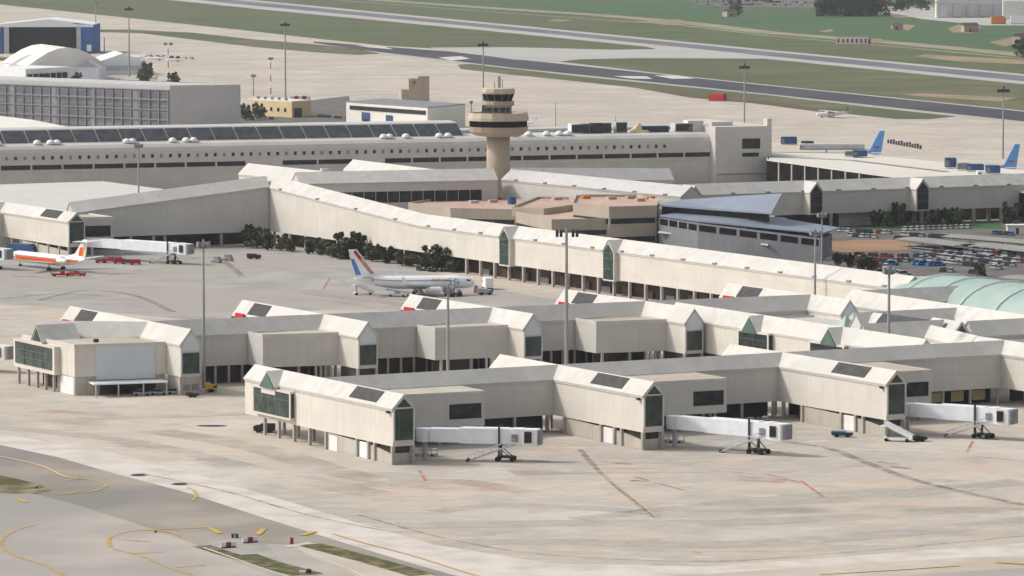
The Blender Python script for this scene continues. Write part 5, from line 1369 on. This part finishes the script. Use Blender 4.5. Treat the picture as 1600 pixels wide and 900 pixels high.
# ================= vehicles =================
def wheels(e, xs, w_, r=.36, name='wheel'):
    for x in xs:
        for sg in (-1, 1): MB().rod((x, sg * (w_ / 2) - .12, r), (x, sg * (w_ / 2) + .12, r), r, n=10).build(name, 'tyre', e)
def car_proto(m):
    e = empty('car', (0, 0), 0, None, 'car')
    MB().hexa([(-2.1, -.85, .3), (2.1, -.85, .3), (2.1, .85, .3), (-2.1, .85, .3)], [(-2.05, -.82, .9), (2.0, -.8, .82), (2.0, .8, .82), (-2.05, .82, .9)]).build('body', m, e)
    MB().hexa([(-1.7, -.78, .9), (1.1, -.78, .86), (1.1, .78, .86), (-1.7, .78, .9)], [(-1.2, -.66, 1.4), (.4, -.66, 1.42), (.4, .66, 1.42), (-1.2, .66, 1.4)]).build('cabin_glass', 'dark_glass', e)
    MB().hexa([(-1.2, -.64, 1.40), (.4, -.64, 1.42), (.4, .64, 1.42), (-1.2, .64, 1.40)], [(-1.15, -.6, 1.47), (.35, -.6, 1.49), (.35, .6, 1.49), (-1.15, .6, 1.47)]).build('roof', m, e)
    wheels(e, (-1.3, 1.3), 1.6, .32)
    return e
CARS = [[car_proto(m), True, m] for m in ('car_white', 'car_silver', 'car_dark', 'car_blue', 'car_red')]
cname = {'car_white': 'white', 'car_silver': 'silver', 'car_dark': 'dark', 'car_blue': 'blue', 'car_red': 'red'}
def car(k, loc, rz, where, grp, s=1.0):
    c = CARS[k]; o = place(c[0], c[1], loc, rz, '%s car %s' % (cname[c[2]], where), grp, s); c[1] = False; return o
rr = random.Random(5)
def row(u0, v0, u1, v1, n, where, grp, rz=rad(72), ks=(0, 1, 1, 2, 2, 1, 2, 0, 1, 2, 4), skip=.15, s=1.0):
    a = Vector(at(u0, v0)); b = Vector(at(u1, v1)); d = b - a; base = math.atan2(d.y, d.x) + math.pi / 2
    for i in range(n):
        if rr.random() < skip: continue
        p = a + d * ((i + rr.uniform(-.1, .1)) / max(1, n - 1)); car(rr.choice(ks), p, (base if rz is None else rz) + rr.uniform(-.05, .05), where, grp, s)
row(1390, 403, 1440, 402, 7, 'parked in the back row left of the blue cars', 'cars in the back row of the middle lot')
row(1392, 409, 1425, 410, 5, 'parked behind the two blue cars', 'cars behind the blue cars')
row(1445, 400, 1582, 416, 24, 'parked in the long front row of the open lot', 'cars in the long front row')
row(1430, 393, 1500, 400, 12, 'parked behind the long front row', 'cars behind the long front row')
row(1310, 362, 1390, 366, 11, 'parked on the road edge below the concourse lawn, left part', 'cars on the road edge, left part')
row(1415, 360, 1512, 357, 12, 'parked on the road edge below the concourse lawn, right part', 'cars on the road edge, right part', ks=(0, 0, 1, 0))
row(1320, 404, 1382, 410, 9, 'parked beside the pale kerb under the red earth bank', 'cars beside the red earth bank', ks=(2, 2, 1, 4))
row(1325, 332, 1345, 331, 4, 'parked under the left end of the concourse', 'cars under the left end of the concourse')
row(1555, 366, 1580, 368, 4, 'parked by the small cream kiosk', 'cars by the cream kiosk', ks=(2, 3))
for (u, v, k, where) in ((1435, 414, 3, 'leftmost of the bright blue pair in front of the long row'), (1443, 415, 3, 'just right of the leftmost bright blue car'), (1459, 416, 3, 'rightmost bright blue one in front of the long row'), (1466, 416, 3, 'touching the rightmost bright blue one'),
                         (1393, 415, 3, 'alone left of the bright blue pair'), (1378, 428, 2, 'near the lamp mast by the corridor roof'), (1404, 430, 0, 'parked alone just behind the corridor roof'), (1412, 431, 1, 'parked next to the lone white one behind the corridor roof'),
                         (1482, 391, 0, 'van-like and alone on the lane above the lot'), (1549, 405, 0, 'tall and bright in the long row')):
    car(k, at(u, v), rad(20), where, None, 1.15)
row(1090, 4, 1190, 2, 26, 'in the far car lot at the top edge, front row', 'cars in the far lot, front row', s=1.5, skip=.2)
row(1100, 8, 1270, 9, 30, 'in the far car lot at the top edge, middle row', 'cars in the far lot, middle row', s=1.5, skip=.2)
row(1210, 4, 1285, 6, 18, 'in the far car lot at the top edge, right group', 'cars in the far lot, right group', s=1.5, skip=.2)
row(160, 127, 335, 134, 40, 'in the long row between the tents and the glass fronted block', 'cars between the tents and the glass block', ks=(0, 0, 1, 0), s=1.15)
row(400, 186, 430, 187, 6, 'in front of the yellow building', 'cars in front of the yellow building')
row(500, 183, 538, 186, 8, 'between the yellow building and the long low building', 'cars beside the long low building')
row(215, 88, 300, 93, 9, 'parked near the small white jets beyond the tents', 'cars near the small white jets', ks=(0, 0, 2), s=1.3)

# car park shade canopies
def shade(u0, v0, u1, v1, dpt, label):
    a = Vector(at(u0, v0, 2.6)); b = Vector(at(u1, v1, 2.6)); d = b - a; L = d.length
    e = empty('parking_shelter', (a.x, a.y), math.atan2(d.y, d.x), label, 'parking shelter', 'shade roofs over the car park rows')
    N = 8; mb = MB()
    mb.add([(L * i / N, y, 2.6 + .5 * math.sin(math.pi * y / dpt)) for i in range(N + 1) for y in (0, dpt * .33, dpt * .66, dpt)], [(i * 4 + j, i * 4 + j + 1, i * 4 + 5 + j, i * 4 + 4 + j) for i in range(N) for j in range(3)])
    mb.build('roof', 'shade_roof', e)
    MB().box(0, L, -.08, .0, 2.35, 2.6).build('edge_beam', 'steel', e)
    for i in range(int(L / 8) + 1): MB().rod((min(L, i * 8), dpt * .5, 0), (min(L, i * 8), dpt * .5, 2.9), .12, n=6).build('post', 'steel', e)
mat('shade_roof', (0.30, 0.29, 0.265), (0.25, 0.24, 0.22), .1)
shade(1398, 373, 1490, 384, 12, 'car shade roof nearest the left, ending beside the lane')
shade(1470, 369, 1600, 380, 12, 'long car shade roof just below the concourse lawn')
shade(1505, 382, 1640, 397, 13, 'car shade roof at the right edge, second row')
shade(1560, 433, 1660, 443, 13, 'car shade roof behind the green vault at the right edge')
row(1402, 374, 1488, 385, 16, 'parked under the left shade roof', 'cars under the left shade roof', ks=(2, 2, 2, 1), skip=.05)  # rows kept mostly dark to deepen the shade under the shelters
row(1512, 386, 1630, 399, 20, 'parked under the right shade roof', 'cars under the right shade roof', ks=(2, 2, 2, 1, 0), skip=.05)
row(1474, 371, 1600, 382, 20, 'parked under the long upper shade roof', 'cars under the upper shade roof', ks=(2, 2, 2, 1), skip=.05)

def boxcar(name, cat, loc, rz, L, w_, h, m, label, cab=None, extra=None, s=1.0):
    e = empty(name, loc, rz, label, cat); e.scale = (s,) * 3
    MB().box(-L / 2, L / 2 - 1.6, -w_ / 2, w_ / 2, .7, h).build('body', m, e)
    c = MB().hexa([(L / 2 - 1.55, -w_ / 2, .6), (L / 2, -w_ / 2, .6), (L / 2, w_ / 2, .6), (L / 2 - 1.55, w_ / 2, .6)], [(L / 2 - 1.55, -w_ / 2 * .94, h * .82), (L / 2 - .4, -w_ / 2 * .94, h * .82), (L / 2 - .4, w_ / 2 * .94, h * .82), (L / 2 - 1.55, w_ / 2 * .94, h * .82)]).build('cab', cab or m, e)
    MB().box(L / 2 - .9, L / 2 - .02, -w_ / 2 * 1.01, w_ / 2 * 1.01, h * .5, h * .72).build('cab_window', 'dark_glass', c)
    MB().box(-L / 2 + .1, L / 2 - .1, -w_ / 2 * .8, w_ / 2 * .8, .4, .72).build('chassis', 'dark_metal', e)
    wheels(e, (-L / 2 + 1.2, L / 2 - 1.1), w_ * .9, .48)
    return e
boxcar('fire_truck', 'fire truck', at(1121, 158), rad(150), 10, 4, 4.4, 'red', 'red fire truck alone on the far apron near the grass')
boxcar('truck', 'truck', at(1560, 38), rad(0), 14, 5, 8, 'orange', 'orange truck parked by the far warehouses'); boxcar('truck', 'truck', at(1592, 38), rad(0), 16, 5, 8, 'white_paint', 'white truck parked by the far warehouses, at the right edge')
boxcar('catering_truck', 'catering truck', at(762, 452), rad(100), 6.5, 2.4, 3.6, 'white_paint', 'white catering truck ahead of the nose of the parked white jet')
boxcar('van', 'van', at(758, 461), rad(10), 4.6, 1.9, 2.0, 'car_silver', 'small silver van right of the nose of the parked white jet')
boxcar('bus', 'bus', at(232, 124), rad(5), 12, 3, 3.2, 'white_paint', 'white bus beside the red banded mast')
boxcar('bus', 'bus', at(36, 396), rad(-30), 11, 2.6, 3.2, 'blue', 'dark blue bus parked under the far left finger')
boxcar('van', 'van', at(1316, 683), rad(-10), 4.6, 1.9, 1.3, 'blue', 'low dark blue tractor beside the base of the front right finger')
boxcar('ground_power_unit', 'generator', at(330, 613), rad(0), 2.8, 1.9, 2.3, 'yellow', 'yellow ground power cart at the corner of the second pier')
boxcar('baggage_tractor', 'baggage tractor', at(301, 621), rad(0), 3.2, 1.6, 1.3, 'brown', 'small brown baggage tractor at the foot of the thin mast')
for i, (u, v) in enumerate(((247, 617), (222, 618), (274, 616))):
    car(1, at(u, v), rad(5), ['in the middle under the white canopy', 'at the left under the white canopy', 'at the right under the white canopy'][i], None, 1.0)
boxcar('service_truck', 'truck', at(397, 405), rad(-10), 4.5, 2, 1.8, 'dark_metal', 'dark service truck alone on the rear stands')
boxcar('service_truck', 'truck', at(413, 676), rad(170), 4.6, 2, 2.0, 'dark_metal', 'dark truck in the shade under the left end of the front pier')
MBt = [(0.0, 'red'), (1, 'red')]
def belt_loader(u, v, rz, label, m='red'):
    e = empty('belt_loader', at(u, v), rz, label, 'belt loader')
    MB().box(-3, 3, -.9, .9, .45, 1.0).build('chassis', m, e)
    MB().hexa([(-3.6, -.45, 1.2), (3.8, -.45, 2.0), (3.8, .45, 2.0), (-3.6, .45, 1.2)], [(-3.6, -.45, 1.45), (3.8, -.45, 2.3), (3.8, .45, 2.3), (-3.6, .45, 1.45)]).build('belt', 'mid_grey', e)
    MB().box(-.2, 1.2, -.9, -.2, 1.0, 1.8).build('cab', m, e); wheels(e, (-2, 2), 1.7, .4)
belt_loader(622, 464, rad(160), 'grey belt loader under the middle of the parked white jet', 'light_grey')
belt_loader(120, 431, rad(150), 'red belt loader at the tail of the red-striped jet'); belt_loader(95, 432, rad(10), 'red belt loader under the rear of the red-striped jet')
belt_loader(172, 410, rad(-20), 'red belt loader in the group right of the red-striped jet', 'red')
for i, (u, v) in enumerate(((158, 411), (186, 412), (199, 413), (212, 414))):
    e = empty('baggage_dolly', at(u, v), rad(-12 + 5 * i), ['red baggage dolly, leftmost of the row right of the jet tail', 'red baggage dolly, second of the row right of the jet tail', 'red baggage dolly, third of the row right of the jet tail', 'red baggage dolly, rightmost of the row right of the jet tail'][i], 'baggage dolly', 'red baggage dollies')
    MB().box(-1.7, 1.7, -.9, .9, .5, .8).build('bed', 'red', e); MB().box(-1.6, 1.6, -.9, -.8, .8, 1.2 + .35 * (i % 2)).box(-1.6, 1.6, .8, .9, .8, 1.2 + .35 * (i % 2)).build('side_rail', 'car_red', e); MB().box(-1.2, .6 + .3 * i, -.6, .6, .81, 1.5 + .3 * ((i + 1) % 3)).build('load', ['mid_grey', 'red', 'dark_metal', 'red'][i], e); wheels(e, (-1.2, 1.2), 1.6, .3)
def stairs_truck(u, v, rz, label, s=1.0):
    e = empty('boarding_stairs', at(u, v), rz, label, 'boarding stairs'); e.scale = (s,) * 3
    MB().box(-3.4, 3.0, -1, 1, .5, .9).build('chassis', 'white_paint', e)
    st = MB()
    for i in range(14): st.box(-3.4 + i * .42, -2.9 + i * .42, -.8, .8, .6 + i * .2, .75 + i * .2)
    st.build('steps', 'light_grey', e)
    for y in (-.85, .8): MB().ext([(-3.6, y, .6), (2.6, y, 3.4), (2.6, y, 4.4), (-3.6, y, 1.6)], (0, .06, 0)).build('side_panel', 'white_paint', e)
    MB().box(2.4, 3.6, -.9, .9, 3.2, 3.4).build('landing', 'white_paint', e); MB().box(2.0, 2.2, -.8, .8, .9, 3.2).build('support', 'steel', e); wheels(e, (-2.4, 2.2), 1.9, .42)
stairs_truck(567, 461, rad(190), 'boarding stairs at the rear door of the parked white jet', .9); stairs_truck(655, 461, rad(110), 'boarding stairs pulled back near the middle of the parked white jet', .7)
stairs_truck(1402, 690, rad(160), 'white boarding stairs at the foot of the front right finger'); 
boxcar('baggage_tractor', 'baggage tractor', at(1436, 690), rad(10), 3.4, 1.6, 1.4, 'dark_metal', 'dark baggage tractor right of the white boarding stairs')
e = empty('baggage_cart', at(1421, 684), rad(-10), 'grey baggage cart with red bags between stairs and tractor', 'baggage cart')
MB().box(-1.5, 1.5, -.8, .8, .4, .6).build('bed', 'steel', e); MB().box(-1.2, -.2, -.6, .6, .6, 1.3).box(.0, 1.1, -.5, .5, .6, 1.1).build('bag', 'red', e); wheels(e, (-1, 1), 1.3, .25)
for i, (u, v, lab) in enumerate(((664, 713, 'baggage carts parked right beside the front left gable'), (1050, 692, 'baggage carts parked right beside the front middle gable'))):
    e = empty('baggage_cart', at(u, v), rad(-8), lab, 'baggage cart', 'baggage carts by the gables')
    for k in range(3):
        MB().box(-2.4 + k * 1.8, -.9 + k * 1.8, -.7, .7, .35, .5).build('bed', 'steel', e)
        MB().box(-2.3 + k * 1.8, -1.0 + k * 1.8, -.6, .6, 1.5, 1.6).build('cover', 'light_grey', e)
        for sx in (-2.3, -1.0):
            for sy in (-.6, .6): MB().rod((sx + k * 1.8, sy, .5), (sx + k * 1.8, sy, 1.5), .04, n=5).build('post', 'steel', e)
        wheels(e, (-2.1 + k * 1.8,), 1.2, .25)
# blue equipment on the annex roof side
for i, (u, v, w_, d_, h_, m_, lab) in enumerate(((1233, 226, 9, 5, 4.5, 'blue', 'blue equipment container at the left end behind the annex roof'), (1262, 228, 7, 4, 2.6, 'dark_metal', 'low dark container next to the blue one behind the annex'), (1300, 234, 36, 8, 3, 'light_grey', 'long grey shed roof behind the annex'),
                                                 (1344, 246, 7, 5, 3.4, 'blue', 'blue container just below the first blue aircraft tail'), (1330, 245, 6, 4, 2.6, 'mid_grey', 'grey container left of the blue one below the aircraft tail'), (1486, 263, 5.2, 5, 5.0, 'blue', 'tall blue equipment tower behind the annex roof'), (1506, 266, 6, 5, 3.2, 'mid_grey', 'grey container right of the tall blue tower'),
                                                 (1524, 268, 8, 4, 3.4, 'blue', 'blue container in the row right of the tall tower'), (1552, 272, 6.5, 5, 4.0, 'blue', 'blue container at the right end of the row'), (1534, 276, 4, 4, 2.6, 'white_paint', 'white container in the row right of the tall tower'), (1590, 285, 10, 5, 2.8, 'blue_grey_wall', 'blue grey container at the right edge beyond the annex'))):
    on = v >= 245; x, y = at(u, v, 10.7 if on else 0); e = empty('equipment_container', (x, y, 10.7 if on else 0), 0, lab, 'container'); w_, h_ = w_ * .85, h_ * .78
    MB().box(-w_ / 2, w_ / 2, 0, d_, .4, h_).build('body', m_, e); MB().box(-w_ / 2 + .3, -w_ / 2 + 1.6, -.12, -.02, .8, h_ * .8).build('door', 'mid_grey', e)
    MB().box(-w_ / 2 + .3, w_ / 2 - .3, .3, d_ - .3, h_, h_ + .2).build('lid', m_, e)
struct('roof_walkway', ribbon_mb([(1200, 244, 10.8), (1330, 250, 10.8), (1480, 268, 10.8)], 3, 10.95), 'light_grey')
fe = empty('barrier_row', at(1388, 224), 0, 'row of small dark barrier posts on the apron right of the first blue tail', 'barrier')
x0, y0 = at(1388, 224)
for i in range(13):
    p = at(1388 + i * 4.2, 224 + i * .75)
    MB().box(p[0] - x0 - .5, p[0] - x0 + .5, p[1] - y0 - .2, p[1] - y0 + .2, 0, 1.8 + (i % 3) * .3).build('post', 'dark_metal', fe)
MB().rod((0, 0, 1.2), (at(1438, 233)[0] - x0, at(1438, 233)[1] - y0, 1.2), .12).build('rail', 'steel', fe)
# red and white wall of markers beyond the runway
mx, my = at(1307, 70); MR = empty('checkered_barrier', (mx, my), rad(-3), 'red and white checkered barrier standing in the grass beyond the runway', 'barrier')
for i in range(7):
    MB().box(i * 3.7, i * 3.7 + 3.5, 0, 1.5, .6, 6.4).build('panel', 'white_paint' if i % 2 else 'white_paint', MR)
    MB().box(i * 3.7 + .9, i * 3.7 + 2.5, -.15, -.02, 1.6, 5.0).build('panel', 'red', MR)
    MB().rod((i * 3.7 + 1.7, .7, 0), (i * 3.7 + 1.7, .7, 1.2), .15).build('post', 'steel', MR)
MB().box(26, 28.0, 0, 1.5, .5, 4.8).build('panel', 'red', MR)
# closed taxiway barriers in the foreground
for i, (u, v, k, lab) in enumerate(((357, 857, 0, 'red and white marker board at the tip of the grass island, nearest'), (391, 849, 1, 'red and white marker board on the island, farther right'), (367, 841, 2, 'dark lamp box on the grass island'), (456, 851, 3, 'small red post beside the kerb of the second island'))):
    e = empty('marker_board' if k != 2 else 'taxiway_light', at(u, v), rad(35 if k < 2 else 0), lab, 'marker board' if k != 2 else 'taxiway light')
    if k < 2:
        for j in range(3): MB().box(-1.6 + j * 1.07, -.55 + j * 1.07, -.08, .08, .35, 1.15).build('panel', 'red' if j % 2 else 'white_paint', e) if j != 1 else MB().box(-1.6 + j * 1.07, -.55 + j * 1.07, -.08, .08, .35, 1.15).build('panel', 'red', e)
        MB().box(-1.4, 1.4, -.3, .3, 0, .34).build('foot', 'dark_metal', e)
    elif k == 2:
        MB().box(-.6, .6, -.4, .4, .1, .8).build('lamp_housing', 'dark_metal', e); MB().box(-.2, .2, -.5, -.41, .2, .7).build('lens', 'light_grey', e)
    else:
        MB().box(-.3, .3, -.1, .1, .0, 1.3).build('board', 'car_red', e); MB().box(-.5, .5, -.3, .3, 0, .1).build('foot', 'dark_metal', e)
for i, (u, v, lab) in enumerate(((57, 764, 'small dark taxiway light on the left grass island'), (243, 833, 'small dark taxiway light on the asphalt edge'), (482, 897, 'black and white taxiway light box at the bottom edge'))):
    e = empty('taxiway_light', at(u, v), 0, lab, 'taxiway light'); s_ = 1.6 if i == 2 else .8
    MB().lathe([(.35 * s_, 0), (.3 * s_, .5 * s_), (.1, .6 * s_)], 10).build('lamp_housing', 'dark_metal', e)
    if i == 2: MB().box(-1.6, -.5, -.3, .3, 0, .6).build('box', 'white_paint', e)
for i, (u, v, lab) in enumerate(((330, 666, 'long dark service pit cover left of the front pier'), (216, 743, 'dark oval drain cover on the pale band, left'), (281, 757, 'dark oval drain cover on the pale band, right'))):
    e = empty('drain_cover', at(u, v), 0, lab, 'drain cover')
    MB().lathe([(1, 0), (.96, .14)], 18).build('lid', 'dark_metal', e); e.scale = [(3.4, 1.6, 1), (1.5, 2.0, 1), (1.5, 2.0, 1)][i]
    MB().lathe([(1.08, .0), (1.05, .1)], 18).build('rim', 'steel', e)
# cones and box for flag posts by the blue roofed building
for i, (u, v, m_, lab) in enumerate(((1153, 398, 'red', 'flag pole with red flag in front of the blue roofed building'), (1159, 399, 'white_paint', 'flag pole with white flag, between the red and the blue'), (1165, 400, 'blue', 'flag pole with blue flag in front of the blue roofed building'))):
    e = empty('flag_pole', at(u, v), 0, lab, 'flag pole', 'flag poles by the blue roofed building')
    MB().rod((0, 0, 0), (0, 0, 9.5), .12, .06).build('pole', 'white_paint', e)
    f = MB(); P = [(.1 + k * .35, .12 * math.sin(k * 1.3), 9.3 - k * .15) for k in range(6)]
    f.add(P + [(x, y, z - 2.6) for x, y, z in P], [(k, k + 1, k + 7, k + 6) for k in range(5)]); f.build('flag', m_, e)
ki = empty('kiosk', at(1592, 366), 0, 'small cream kiosk at the right end of the concourse lawn', 'kiosk')
MB().box(-4, 4, 0, 4, 0, 3).build('wall', 'fabric', ki); MB().box(-4.4, 4.4, -.4, 4.4, 3, 3.3).build('roof', 'white_paint', ki); MB().box(-1, 0, -.1, 0, 0, 2.2).build('door', 'dark_metal', ki)

# ================= trees =================
def tree_proto(seed, h, r, m, kind='tree', low=.03, nl=1300, leaf=.55, lobes=9):
    R_ = random.Random(seed)
    e = empty(kind, (0, 0), 0, None, 'tree')
    tk = MB(); tk.rod((0, 0, 0), (0, 0, h * .45), h * .035, h * .02, 8)
    for i in range(6):
        t = R_.uniform(0, 6.28); z = h * R_.uniform(.2, .42); tk.rod((0, 0, z), (math.cos(t) * r * .55, math.sin(t) * r * .55, z + h * .25), h * .014, h * .006, 6)
    tk.build('trunk', 'bark', e)
    L_ = []
    for i in range(lobes):
        t = R_.uniform(0, 6.28); q = R_.uniform(.1, .75) * r; z = h * R_.uniform(low + .08, .85)
        L_.append((math.cos(t) * q, math.sin(t) * q, z, r * R_.uniform(.32, .55), h * R_.uniform(.12, .2)))
    L_.append((0, 0, h * .55, r * .5, h * .28))
    for i in range(4):
        t = R_.uniform(0, 6.28); q = R_.uniform(.2, .9) * r; L_.append((math.cos(t) * q, math.sin(t) * q, h * R_.uniform(.75, 1.0), r * .16, h * .12))
    mb = MB()
    for i in range(nl):
        cx, cy, cz, lr, lh = R_.choice(L_)
        v = Vector((R_.gauss(0, 1), R_.gauss(0, 1), R_.gauss(0, 1))).normalized() * R_.uniform(.6, 1.08)
        c = Vector((cx + v.x * lr, cy + v.y * lr, max(h * low, cz + v.z * lh)))
        a = Vector((R_.gauss(0, 1), R_.gauss(0, 1), R_.gauss(0, 1))).normalized() * leaf * R_.uniform(.6, 1.2)
        b = a.orthogonal().normalized() * leaf * R_.uniform(.5, 1.0)
        mb.add([c - a * .6, c + b, c + a, c - b], [(0, 1, 2, 3)])
    mb.build('crown', m, e)
    return e
TP = [[tree_proto(1, 8, 4.2, 'leaf_dark'), True], [tree_proto(2, 7, 3.4, 'leaf_green'), True], [tree_proto(3, 6, 2.6, 'leaf_dry', nl=900), True], [tree_proto(4, 9, 2.4, 'leaf_dark', lobes=7), True]]
def tree(k, u, v, s, label, grp):
    t = TP[k]; f = .82 if grp == sh else 1.0
    o = place(t[0], t[1], at(u, v), rr.uniform(0, 6.28), label, grp, (s * 1.05 * (f if f == 1 else 1), s * 1.05 * (f if f == 1 else 1), s * f * rr.uniform(.85, 1.1))); t[1] = False
sh = 'shrubs and trees in the shade of the long corridor'
for (u, v, k, s, lab) in ((388, 385, 3, 1.0, 'dark tree at the left end of the corridor shrubs'), (402, 388, 0, 1.0, 'big dark bush at the corner under the tall corridor end'), (418, 391, 3, .9, 'dark tree just right of the tall corridor corner'), (440, 392, 2, 1.1, 'dry brownish bush left of the first corridor column'), (455, 394, 2, .8, 'small dry bush by the first corridor column'),
                      (482, 397, 3, .85, 'narrow dark tree left of the tail of the white jet'), (500, 399, 3, .9, 'narrow dark tree, right one of the pair left of the jet tail'), (520, 402, 0, .8, 'dark bush closing the gap left of the big jet-tail bush'), (538, 404, 0, 1.25, 'large dark bush right behind the jet tail'), (560, 405, 0, 1.2, 'large dark bush just right of the jet tail'),
                      (582, 409, 2, 1.1, 'olive dry bush behind the rear fuselage'), (602, 412, 1, .9, 'green bush above the rear fuselage'), (628, 415, 2, 1.0, 'olive bush left of the middle corridor column'), (640, 417, 2, .8, 'small olive bush at the middle corridor column'), (672, 422, 0, 1.2, 'large dark bush above the front fuselage, left'), (690, 424, 0, 1.1, 'large dark bush above the front fuselage, right'),
                      (708, 426, 2, .8, 'small olive bush above the jet cockpit')):
    tree(k, u, v, s, lab, sh)
for (u, v, k, s, lab) in ((1220, 398, 1, 1.15, 'green tree in front of the wall of the blue roofed building'), (1240, 401, 2, .9, 'small dry tree right of the green one by the office wall'), (1185, 396, 0, .8, 'dark tree beside the flag poles'), (1300, 352, 0, 1.2, 'dark green tree left of the glazed concourse gable'), (1315, 350, 0, 1.0, 'dark green tree under the concourse left end'),
                      (1285, 353, 1, 1.0, 'green tree behind the blue roof tip'), (1398, 352, 3, .9, 'dark narrow tree under the concourse, left of the second gable'), (1410, 353, 3, .8, 'dark narrow tree under the second glazed gable'), (1370, 355, 1, .9, 'green bush on the lawn below the concourse'), (1385, 356, 1, .8, 'small green bush on the lawn below the concourse'),
                      (1480, 352, 1, .9, 'green bush below the right part of the concourse'), (1500, 353, 1, .9, 'green bush right of the other one below the concourse'), (1460, 354, 0, .8, 'dark bush below the right part of the concourse'), (1580, 352, 0, 1.0, 'dark tree at the right edge below the concourse'), (1532, 432, 0, .5, 'small dark shrub on the lane above the green vault'),
                      (1330, 420, 2, .8, 'dry bush behind the corridor roof, left'), (1345, 424, 2, .8, 'dry bush behind the corridor roof, middle'), (1310, 416, 2, .7, 'dry bush behind the corridor roof, far left'), (1360, 427, 2, .8, 'dry bush behind the corridor roof, right'), (405, 186, 0, 1.0, 'dark tree in front of the yellow building, left'), (385, 188, 0, 1.1, 'dark tree at the corner of the grey block'),
                      (232, 131, 1, 1.9, 'big loose tree between the tents and the red banded mast'), (272, 132, 0, 1.0, 'small round tree at the foot of the red banded mast'), (120, 128, 0, .8, 'small dark tree in front of the gabled hut'), (72, 130, 0, .8, 'small dark tree at the door of the white annex')):
    tree(k, u, v, s, lab, 'garden trees around the buildings')
for i in range(9):
    tree(0, 1288 + i * 10.3, 24 + (i % 2) * 1.5, 3.5 if i % 2 else 3.2, ['leftmost', 'second', 'third', 'fourth', 'middle', 'sixth', 'seventh', 'eighth', 'rightmost'][i] + ' dark tree of the dense windbreak at the top edge', 'dense windbreak trees at the top edge')
for (u, v, s, lab) in ((1150, 24, 2.0, 'tall dark tree by the small farmhouse in the far field'), (1195, 4, 2.4, 'dark tree at the top edge right of the car lot'), (1408, 18, 2.2, 'round tree between the windbreak and the warehouses'), (1425, 10, 2.4, 'green tree beside the cream warehouse'), (1440, 16, 2.0, 'small tree touching the cream warehouse'), (1552, 22, 2.8, 'dark round tree between the two warehouses'), (1546, 16, 2.4, 'dark tree behind the round one between warehouses'),
                      (950, 0, 2.0, 'small dark tree at the top edge in the green field'), (1600, 90, 2.0, 'dark tree cut by the right edge beyond the runway')):
    tree(0, u, v, s, lab, 'scattered far trees')

row(1330, 412, 1385, 419, 8, 'parked just behind the long corridor roof', 'cars just behind the corridor roof', ks=(2, 1, 2, 0))
row(1462, 424, 1530, 428, 7, 'scattered on the lane between the lot and the green vault', 'cars on the lane by the vault', skip=.4, ks=(2, 1, 0))
row(1330, 370, 1385, 373, 7, 'on the lane above the red earth bank', 'cars above the red earth bank', skip=.3, ks=(2, 1, 2, 0))
row(1545, 398, 1600, 404, 8, 'parked beyond the right end of the long front row', 'cars beyond the long front row')
row(1440, 407, 1560, 421, 18, 'parked in front of the long front row', 'cars in front of the long front row', skip=.35)
row(1510, 402, 1600, 411, 14, 'in the dense group at the right of the open lot', 'cars in the dense right group', skip=.1)
row(1405, 368, 1470, 372, 10, 'on the lane above the left shade roof', 'cars above the left shade roof', skip=.2, ks=(2, 1, 2, 0))
row(1480, 392, 1580, 402, 14, 'just below the right shade roof', 'cars just below the right shade roof', skip=.15)
row(1340, 400, 1388, 402, 8, 'at the edge of the pale kerb, back line', 'cars in the back line by the pale kerb', ks=(2, 1, 2, 4))
row(1290, 344, 1330, 346, 7, 'left of the tan concourse base', 'cars left of the tan concourse base', ks=(0, 1, 2))
# clutter kept under the piers and round the nose of the parked jet
cl = 0
for (u, v, m_, lab) in ((788, 690, 'brown', 'brown crate stack under the front pier, left of the middle finger'), (812, 688, 'car_red', 'dark red crate stack under the front pier near the middle finger'), (832, 686, 'light_grey', 'pale crate stack under the front pier beside the middle finger'), (1150, 668, 'car_red', 'dark red crate stack under the front pier, left of the right finger'), (1172, 667, 'light_grey', 'pale crate stack under the front pier near the right finger'), (1196, 665, 'brown', 'brown crate stack under the front pier beside the right finger'),
                      (744, 457, 'orange', 'orange loader frame touching the nose of the parked white jet'), (716, 463, 'dark_metal', 'dark equipment stack under the cockpit of the parked white jet'), (702, 464, 'dark_metal', 'dark equipment stack beside the near engine of the parked white jet'), (338, 411, 'steel', 'grey equipment stack under the grey link corridor'), (355, 408, 'steel', 'grey equipment stack right of the other under the link corridor')):
    e = empty('crate_stack', at(u, v), rad(15 * cl), lab, 'crate stack'); cl += 1
    MB().box(-2.0, -.3, -.7, .7, .15, 1.3).build('crate', m_, e); MB().box(.0, 1.8, -.6, .6, .15, 1.0).build('crate', m_, e); MB().box(-1.6, .8, -.5, .5, 1.32, 2.1).build('crate', 'mid_grey', e)
    MB().box(-2.2, 2.0, -.8, .8, 0, .14).build('pallet', 'brown', e)
